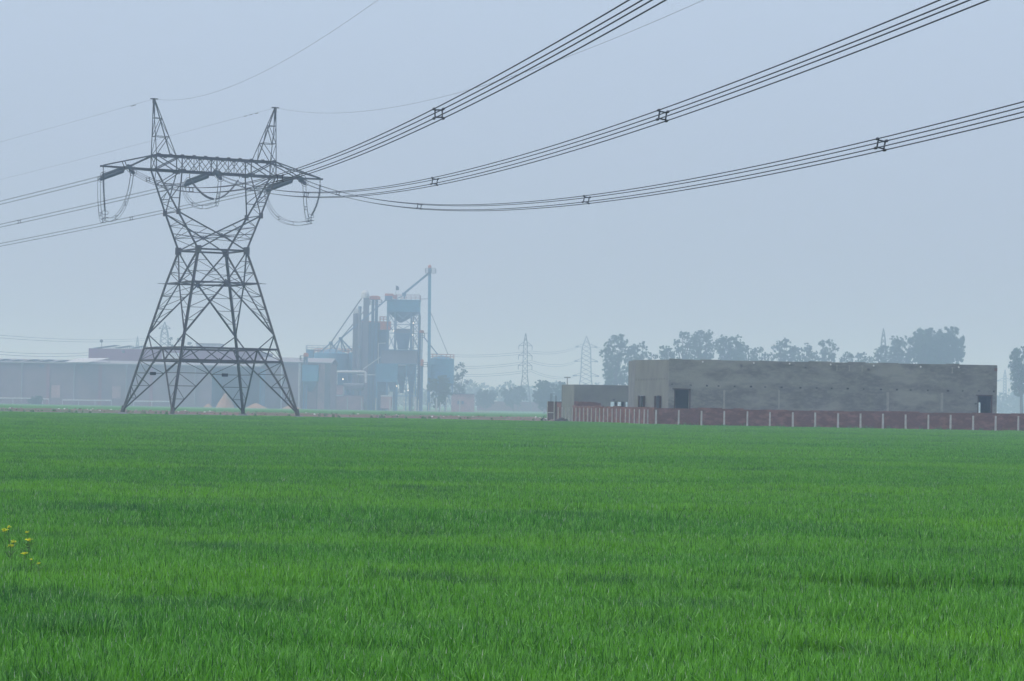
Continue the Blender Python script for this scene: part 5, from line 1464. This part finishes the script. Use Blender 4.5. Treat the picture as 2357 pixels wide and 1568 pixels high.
# floodlights that are lit in the photograph
lamps = [(307, 973, 600, 'on the left storage bin wall'), (512, 1146, 591, 'above the boiler drum'), (252, 1282, 585, 'low down left of the furnace room'), (1008, 1210, 593, 'on the right leg of the square tank'), (1163, 628, 600, 'high in the open frame right of the hopper cone'),
         (980, 700, 600, 'beside the middle grey hopper'), (1156, 737, 600, 'lower in the open frame left of the slim twin-leg elevator'), (1115, 1248, 596, 'near the ground under the dark hoppers')]
for i, (zx, zy, D, w_) in enumerate(lamps):
    c = Q(zx, zy, D); rt = empty('floodlight', c, 'small lit white floodlight %s' % w_, 'floodlight', 'lit floodlights of the plant')
    mb = MB(); mb.box(c.x - .16, D + .03, c.z - .18, c.x + .16, D + .2, c.z + .18); mb.bar(V((c.x, D + .12, c.z)), V((c.x, D + .9, c.z)), .08); build('housing', mb, 'steel', rt)
    mb = MB(); rr = .12 if i not in (6, 7) else .10; mb.tube([V((c.x - .04, D, c.z)), V((c.x - .04, D + .025, c.z))], rr, 12); build('lens', mb, 'lamp', rt)
# far fence posts in front of the plant
for i, (zx, zt_) in enumerate(((553, 1318), (685, 1315), (815, 1320), (945, 1335), (1075, 1325), (1180, 1308), (1207, 1330), (1303, 1360), (1375, 1318), (1411, 1358), (1464, 1320), (1590, 1328))):
    q = Q(zx, zt_, 572); fence_post(q.x, 572, 0, '%s tall pale concrete post from the left in the fence before the plant' % ORD[i], 'concrete posts before the plant', .22 if zx not in (1180, 1375) else .36, q.z)
CAM_SCALE = None
# far boundary wall
mb = MB(); a = P(1098, 930, 1500); b = P(1262, 930, 1500); mb.wall((a.x, 1500), (b.x + 14, 1500), GZ(1500), P(1200, 925, 1500).z, .3); build('boundary_wall', mb, 'brick', None, (a.x, 1500, GZ(1500)), 'long low hazy brick wall behind the two small round trees', 'wall')
# utility pole behind the annex
up_ = empty('utility_pole', (P(1306, 900, 450).x, 450, SOIL), 'thin utility pole with a short crossbar behind the small grey block', 'utility pole')
mb = MB(); p = P(1306, 867.5, 450); mb.bar(V((p.x, 450, SOIL)), V((p.x, 450, p.z)), .2); build('pole', mb, 'post', up_)
mb = MB(); mb.bar(V((p.x - .55, 450, p.z - .12)), V((p.x + .55, 450, p.z - .12)), .12); build('crossbar', mb, 'steel', up_)

# ------------------------------------------------------------------ trees
def limb(mb, p, q, r0_, r1_): mb.tube([p, lerp(p, q, .5) + V((random.uniform(-.1, .1), 0, .05)), q], [r0_, (r0_ + r1_) / 2, r1_], 6)
def tree(px, base_py, top_py, halfpx, D, seed, label, cat='tree', group=None, name='tree', crown0=.25, dens=1.0, leaf=.42, spread=1.0, lobes=9, m='leaf', trunk=True):
    rnd = random.Random(seed)
    x = P(px, 900, D).x; zt = P(px, top_py, D).z; z0 = GZ(D); H = zt - z0; hw = halfpx * D / F
    rt = empty(name, (x, D, z0), label, cat, group)
    cb = z0 + H * crown0; ch = zt - cb
    blobs = []
    hw *= 1.42; ax = max(hw, .1); az = ch / 2
    nc = max(2, lobes // 4); ph = rnd.random(); side0 = rnd.choice([-1, 1])
    for i in range(nc):
        # a column of foliage round the trunk
        f = (i + .5) / nc; r = rnd.uniform(.38, .52) * hw
        blobs.append((V((x + rnd.uniform(-.2, .2) * hw, D, min(cb + ch * (.08 + .72 * f), zt - r))), r, r * 1.05))
    for i in range(lobes):
        # outer boughs on alternating sides
        f = .06 + .80 * ((i * 0.618034 + ph) % 1.0)
        env = min(1, .6 + f * .9) * (1 - max(0, f - .62) ** 2 * 4.5) * rnd.uniform(.7, 1.08)
        r = rnd.uniform(.22, .40) * hw; side = side0 * (1 if i % 2 else -1)
        off = max(0, hw * env - r)
        c = V((x + side * off * rnd.uniform(.75, 1.0), D + rnd.uniform(-.7, .7) * hw, min(cb + ch * (f + .06), zt - r * .8)))
        blobs.append((c, r, r * rnd.uniform(.8, 1.1)))
    blobs.append((V((x + rnd.uniform(-.2, .2) * hw, D, zt - hw * .34)), hw * .36, hw * .34))
    mb = MB()
    tk = max(.12, H * .018)
    if trunk:
        top = V((x + rnd.uniform(-.1, .1) * hw, D, cb + (zt - cb) * .45)); mb.tube([V((x, D, z0)), lerp(V((x, D, z0)), top, .5) + V((rnd.uniform(-.2, .2), 0, 0)), top], [tk * 1.3, tk, tk * .5], 8)
        for c, rx, rz in blobs:
            s = lerp(V((x, D, z0)), top, rnd.uniform(.45, .95)); limb(mb, s, c, tk * .4, tk * .12)
    build('trunk', mb, 'bark', rt)
    lf = MB()
    for c, rx, rz in blobs:
        n = int(dens * 112 * rx * rz / (leaf ** 2) * .55) + 40
        # sub-clumps make holes between them
        sub = [(rnd.gauss(0, .56), rnd.gauss(0, .56), rnd.gauss(0, .56), rnd.uniform(.14, .38)) for _ in range(17)]
        for _ in range(n):
            sx_, sy_, sz_, sr = rnd.choice(sub)
            d = V((rnd.gauss(0, 1), rnd.gauss(0, 1), rnd.gauss(0, 1))).normalized() * (sr * rnd.random() ** .4)
            w3 = V((sx_ + d.x, sy_ + d.y, sz_ + d.z))
            if w3.length > 1.05: w3 = w3.normalized() * rnd.uniform(.8, 1.05)
            p = V((c.x + w3.x * rx, c.y + w3.y * rx, c.z + w3.z * rz))
            s = leaf * rnd.uniform(.45, 1.1)
            u = V((rnd.gauss(0, 1), rnd.gauss(0, 1), rnd.gauss(0, .8))).normalized(); t = u.cross(V((rnd.gauss(0, 1), rnd.gauss(0, 1), rnd.gauss(0, 1)))).normalized()
            lf.quad(p - u * s * .5, p + t * s * .28, p + u * s * .5, p - t * s * .28)
    build('crown', lf, m, rt)
    return rt
def RZ(zx): return 1093.3 + .5360 * zx
G1 = 'trees behind the long grey building'
DT = 1200
row = [
 (1418, 905, 772, 29, .12, 'large dense tree at the left end of the row, beside the small grey block', 14),
 (1466, 905, 789, 24, .2, 'tree partly behind the left end of the long grey building, right of the dense one', 9),
 (1500, 905, 810, 12, .3, 'small round treetop above the left corner of the long building roof', 6),
 (1536, 905, 795, 21, .3, 'medium treetop left of the tall loose two-part tree', 9),
 (1573, 905, 762, 19, .45, 'tall sparse tree leaning left beside the tall loose tree', 8),
 (1614, 905, 757.5, 24, .3, 'tall loose tree rising highest over the left part of the roof', 13),
 (1682, 905, 770, 31, .35, 'broad-crowned tree with rounded lobes, second tallest over the left half', 13),
 (1722, 905, 794, 14, .4, 'narrow thin tree just right of the broad-crowned tree', 7),
 (1748, 905, 798, 18, .3, 'medium treetop in the middle of the row with gaps beside it', 8),
 (1773, 905, 810, 10, .4, 'small low treetop in the middle of the row', 5),
 (1804, 905, 778, 23, .3, 'tall twin-topped tree over the middle of the roof', 11),
 (1850, 905, 790, 22, .3, 'rounded tree right of the twin-topped tree', 10),
 (1878, 905, 808, 14, .35, 'low bushy treetop before the pointed tree', 6),
 (1905, 905, 779, 19, .3, 'pointed tree with a steep top over the right half of the roof', 10),
 (1946, 905, 809, 15, .35, 'small round treetop at the gap in the row', 7),
 (1988, 905, 810, 18, .3, 'low round treetop just right of the gap in the row', 8),
 (2035, 905, 792, 24, .3, 'loose tree in front of the thin pylon peak', 11),
 (2075, 905, 771, 26, .35, 'loose lobed tree left of the widest crown', 12),
 (2124, 905, 783, 18, .35, 'tree filling in between the lobed tree and the widest crown', 8),
 (2152, 905, 757.5, 48, .42, 'widest and highest crown at the right end of the row', 19),
]
for i, (px, by, ty, hw, c0, lab, lb) in enumerate(row):
    tree(px, by, ty, hw, DT + (i % 3) * 14, 100 + i, lab, 'tree', G1, 'tree', min(.5, c0 + .12), .95, .66, lobes=lb + 9)
tree(2353, 948, 792, 31, 1040, 140, 'tall tree with a bare lower trunk at the right edge of the picture', 'tree', None, 'tree', .35, .8, .8, lobes=20)
tree(1118, 940, 898, 23, 1420, 150, 'left one of the two small round trees before the far brick wall', 'tree', 'small round trees in the field', 'tree', .25, 1.2, .9, lobes=12)
tree(1183, 940, 891, 25, 1420, 151, 'right one of the two small round trees before the far brick wall', 'tree', 'small round trees in the field', 'tree', .30, 1.2, .9, lobes=13)
tree(1266, 940, 877, 33, 1200, 152, 'leafy tree just left of the small grey block', 'tree', None, 'tree', .08, 1.1, .85, lobes=18)
tree(1012, 942, 864, 23, 1182, 153, 'dark leaning tree in front of the round bin on legs', 'tree', None, 'tree', .15, 1.3, .8, lobes=15)
tree(1057, 942, 834, 15, 1290, 154, 'narrow pale tree just right of the round bin on legs', 'tree', None, 'tree', .12, .9, .85, lobes=14)
tree(392, 935, 776, 9, 1290, 155, 'left thin treetop above the maroon roof behind the lattice tower', 'tree', 'treetops above the maroon roof', 'tree', .6, .8, .9, lobes=7)
tree(412, 935, 777, 10, 1295, 156, 'middle treetop above the maroon roof behind the lattice tower', 'tree', 'treetops above the maroon roof', 'tree', .6, .8, .9, lobes=7)
tree(432, 935, 786, 9, 1290, 157, 'right low treetop above the maroon roof behind the lattice tower', 'tree', 'treetops above the maroon roof', 'tree', .6, .8, .9, lobes=7)
rt = tree(84, 926, 911, 14, 1060, 158, 'low round bush at the foot of the long grey warehouse', 'bush', None, 'bush', .0, 1.6, .65, lobes=12)
# the far wood that reads as one mass
rnd = random.Random(77); lf = MB()
x = -560
while x < 700:
    D = rnd.uniform(1850, 2200); h = 14 + 7 * noise.noise(V((x * .02, 0, 5))) + rnd.uniform(-2, 4); r = rnd.uniform(9, 16)
    for _ in range(170):
        d = V((rnd.gauss(0, .55), rnd.gauss(0, .5), 0)); zz = rnd.random() ** .7
        p = V((x + d.x * r, D + d.y * r, GZ(D) + h * zz * (1 - .25 * abs(d.x)) * 1.25)); s = rnd.uniform(1.7, 3.4)
        u = V((rnd.gauss(0, 1), rnd.gauss(0, 1), rnd.gauss(0, 1))).normalized(); t = u.cross(V((rnd.gauss(0, 1), rnd.gauss(0, 1), 1))).normalized()
        lf.quad(p - u * s * .6, p + t * s * .4, p + u * s * .6, p - t * s * .4)
    x += rnd.uniform(4.5, 9)
build('far_wood', lf, 'leaf2', None, (0, 1550, GZ(1550)), 'hazy belt of far trees along the horizon', 'trees', kind='stuff')

# ------------------------------------------------------------------ far pylons
def pylon(px, top_py, D, label, halfbase, halftop, arms, style='delta', group=None):
    x = P(px, 900, D).x; zt = P(px, top_py, D).z; rt = empty('far_pylon', (x, D, GZ(D)), label, 'pylon', group)
    k = D / F
    def hw(z):
        f = (z - GZ(D)) / (zt - GZ(D))
        if f < .45: return lerp_(halfbase, halftop, f / .45)
        if f < .85: return halftop * lerp_(1, .8, (f - .45) / .4)
        return halftop * .8 * (1 - f) / .15 + .05
    mb = MB(); n = 16; zs = [GZ(D) + (zt - GZ(D)) * (1 - (1 - i / n) ** 1.05) for i in range(n + 1)]
    w_ = .14 * D / 1000
    for i in range(n):
        a, b = zs[i], zs[i + 1]; ha, hb_ = hw(a), hw(b)
        for sx_, sy_ in ((-1, -1), (1, -1), (1, 1), (-1, 1)): mb.bar(V((x + sx_ * ha, D + sy_ * ha, a)), V((x + sx_ * hb_, D + sy_ * hb_, b)), w_ * 1.6)
        for sy_ in (-1, 1):
            mb.bar(V((x - ha, D + sy_ * ha, a)), V((x + hb_, D + sy_ * hb_, b)), w_); mb.bar(V((x + ha, D + sy_ * ha, a)), V((x - hb_, D + sy_ * hb_, b)), w_)
    build('mast', mb, 'steel', rt)
    for (py, hp, drop) in arms:
        z = P(px, py, D).z; L = hp * k; h = hw(z); mb = MB()
        for s in (-1, 1):
            tip = V((x + s * L, D, z + (0 if drop else .25)))
            for sy_ in (-1, 1):
                mb.bar(V((x + s * h, D + sy_ * h, z)), tip, w_ * 1.3); mb.bar(V((x + s * h, D + sy_ * h, z + 1.4 * (D / 1000) * (1 if drop else .8))), tip, w_)
            if drop: mb.bar(tip, tip - V((0, 0, drop * k)), w_ * 1.6)
            else: mb.bar(tip + V((-s * L * .3, 0, -.2)), tip + V((s * L * .02, 0, -.35)), w_ * 3.2)
        build('crossarm', mb, 'steel', rt)
    return x, zt
def lerp_(a, b, t): return a + (b - a) * t
pylon(1207.7, 767.5, 1500, 'thin far pylon with three short crossarms, right of the plant', 4.2, 1.45, [(796, 15.3, 9), (819, 15.6, 9), (842, 15.8, 9)])
pylon(1348, 774, 1950, 'wide double far pylon with three long crossarms near the tree row', 7.2, 4.0, [(799, 25, 0), (832, 27, 0), (865.5, 30, 0)])
pylon(376, 741, 1600, 'hazy far pylon with one broad arm, seen through the legs of the lattice tower', 4.9, 2.8, [(756, 13, 0)])
pylon(314, 774, 2100, 'faint narrow far pylon peak above the solar racks', 3, 1.3, [])
pylon(2031.7, 756, 1500, 'slender pylon peak rising between treetops over the long building', 2.2, 1.5, [(805, 20, 0)])
pylon(2312.7, 851, 2500, 'very faint far pylon between the long building and the right-hand tree', 3, 1.4, [(877, 18, 0)])
# far wires
def sagwire(p, q, sag, r, n=20): return [lerp(p, q, t) - V((0, 0, 4 * sag * t * (1 - t))) for t in [i / n for i in range(n + 1)]]
def far_wire(pts, sag, label, r=.10):
    rt = empty('far_wires', P(*pts[0][0:2], pts[0][2]), label, 'power line', 'far hazy power lines')
    for dz in (0, 1.2):
        mb = MB()
        for a, b in zip(pts, pts[1:]):
            mb.tube([q + V((0, 0, -dz)) for q in sagwire(P(*a), P(*b), sag, r)], r, 4, False)
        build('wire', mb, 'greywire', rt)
far_wire([(1325, 799, 1950), (1223, 808, 1500), (980, 812, 1700)], 2.0, 'upper faint wires through the two far pylons right of the plant')
far_wire([(1323, 832, 1950), (1223, 830, 1500), (980, 838, 1700)], 2.5, 'middle faint wires through the two far pylons right of the plant')
far_wire([(1320, 865, 1950), (1223, 851, 1500), (980, 855, 1700)], 2.5, 'lower faint wires through the two far pylons right of the plant')
far_wire([(1373, 799, 1950), (1560, 814, 1700)], 2, 'faint wires leaving the wide far pylon to the right')
far_wire([(-40, 768, 1100), (362, 777, 1600)], 2, 'faint long wires at the left above the grey warehouse', .08)
far_wire([(-40, 806, 1100), (205, 812, 1200)], 1, 'lower faint wires at the left above the grey warehouse', .08)

# ------------------------------------------------------------------ mustard plants in the wheat
gm = 'flowering mustard plants in the wheat'
mus = [(21, 1213.5, 43, 'topmost yellow mustard plant at the left edge'), (10, 1221, 42, 'yellow mustard plant nearest the left border, just below the topmost'), (62, 1225, 42, 'small yellow mustard plant right of the topmost pair'), (66, 1243, 40.5, 'largest yellow mustard head, right of the middle pair'),
       (32, 1248, 40, 'upper yellow mustard plant of the middle pair'), (25, 1256.5, 39.5, 'lower yellow mustard plant of the middle pair'), (57, 1274, 38, 'yellow mustard plant alone below the middle pair'), (72, 1288, 37, 'tiny yellow mustard plant second lowest'), (89, 1297, 36.3, 'lowest rightmost tiny yellow mustard plant')]
for i, (px, py, D, lab) in enumerate(mus):
    rnd = random.Random(300 + i); p = P(px, py, D); rt = empty('mustard_plant', (p.x, D, SOIL), lab, 'flower', gm)
    mb = MB(); b0 = V((p.x + rnd.uniform(-.1, .1), D + .1, SOIL)); mb.tube([b0, lerp(b0, p, .6) + V((rnd.uniform(-.04, .04), 0, 0)), p], [.008, .006, .004], 5)
    for _ in range(5):
        q = lerp(b0, p, rnd.uniform(.35, .9)); mb.tube([q, q + V((rnd.uniform(-.13, .13), rnd.uniform(-.1, .1), rnd.uniform(.03, .12)))], [.006, .003], 4)
    for _ in range(14):
        q = lerp(b0, p, rnd.uniform(.25, .85)); a = rnd.uniform(0, 6.283); u = V((math.cos(a), math.sin(a), rnd.uniform(-.2, .6))) * rnd.uniform(.04, .09); t = V((-math.sin(a), math.cos(a), 0)) * .012
        mb.quad(q, q + u * .5 + t, q + u, q + u * .5 - t)
    build('stem', mb, 'stem', rt)
    mb = MB(); sc_ = {2: .5, 7: .4, 8: .4, 3: .95, 1: .95}.get(i, .75)
    for _ in range(34):
        c = p + V((rnd.gauss(0, .022), rnd.gauss(0, .022), rnd.gauss(0, .012))) * sc_ * 1.15
        for k in range(4):
            a = rnd.uniform(0, 6.283); u = V((math.cos(a), math.sin(a), rnd.uniform(-.1, .5))) * .022 * sc_; t = V((-math.sin(a), math.cos(a), 0)) * .012 * sc_
            mb.quad(c, c + u * .6 + t, c + u, c + u * .6 - t)
    build('flower', mb, 'yellow', rt)
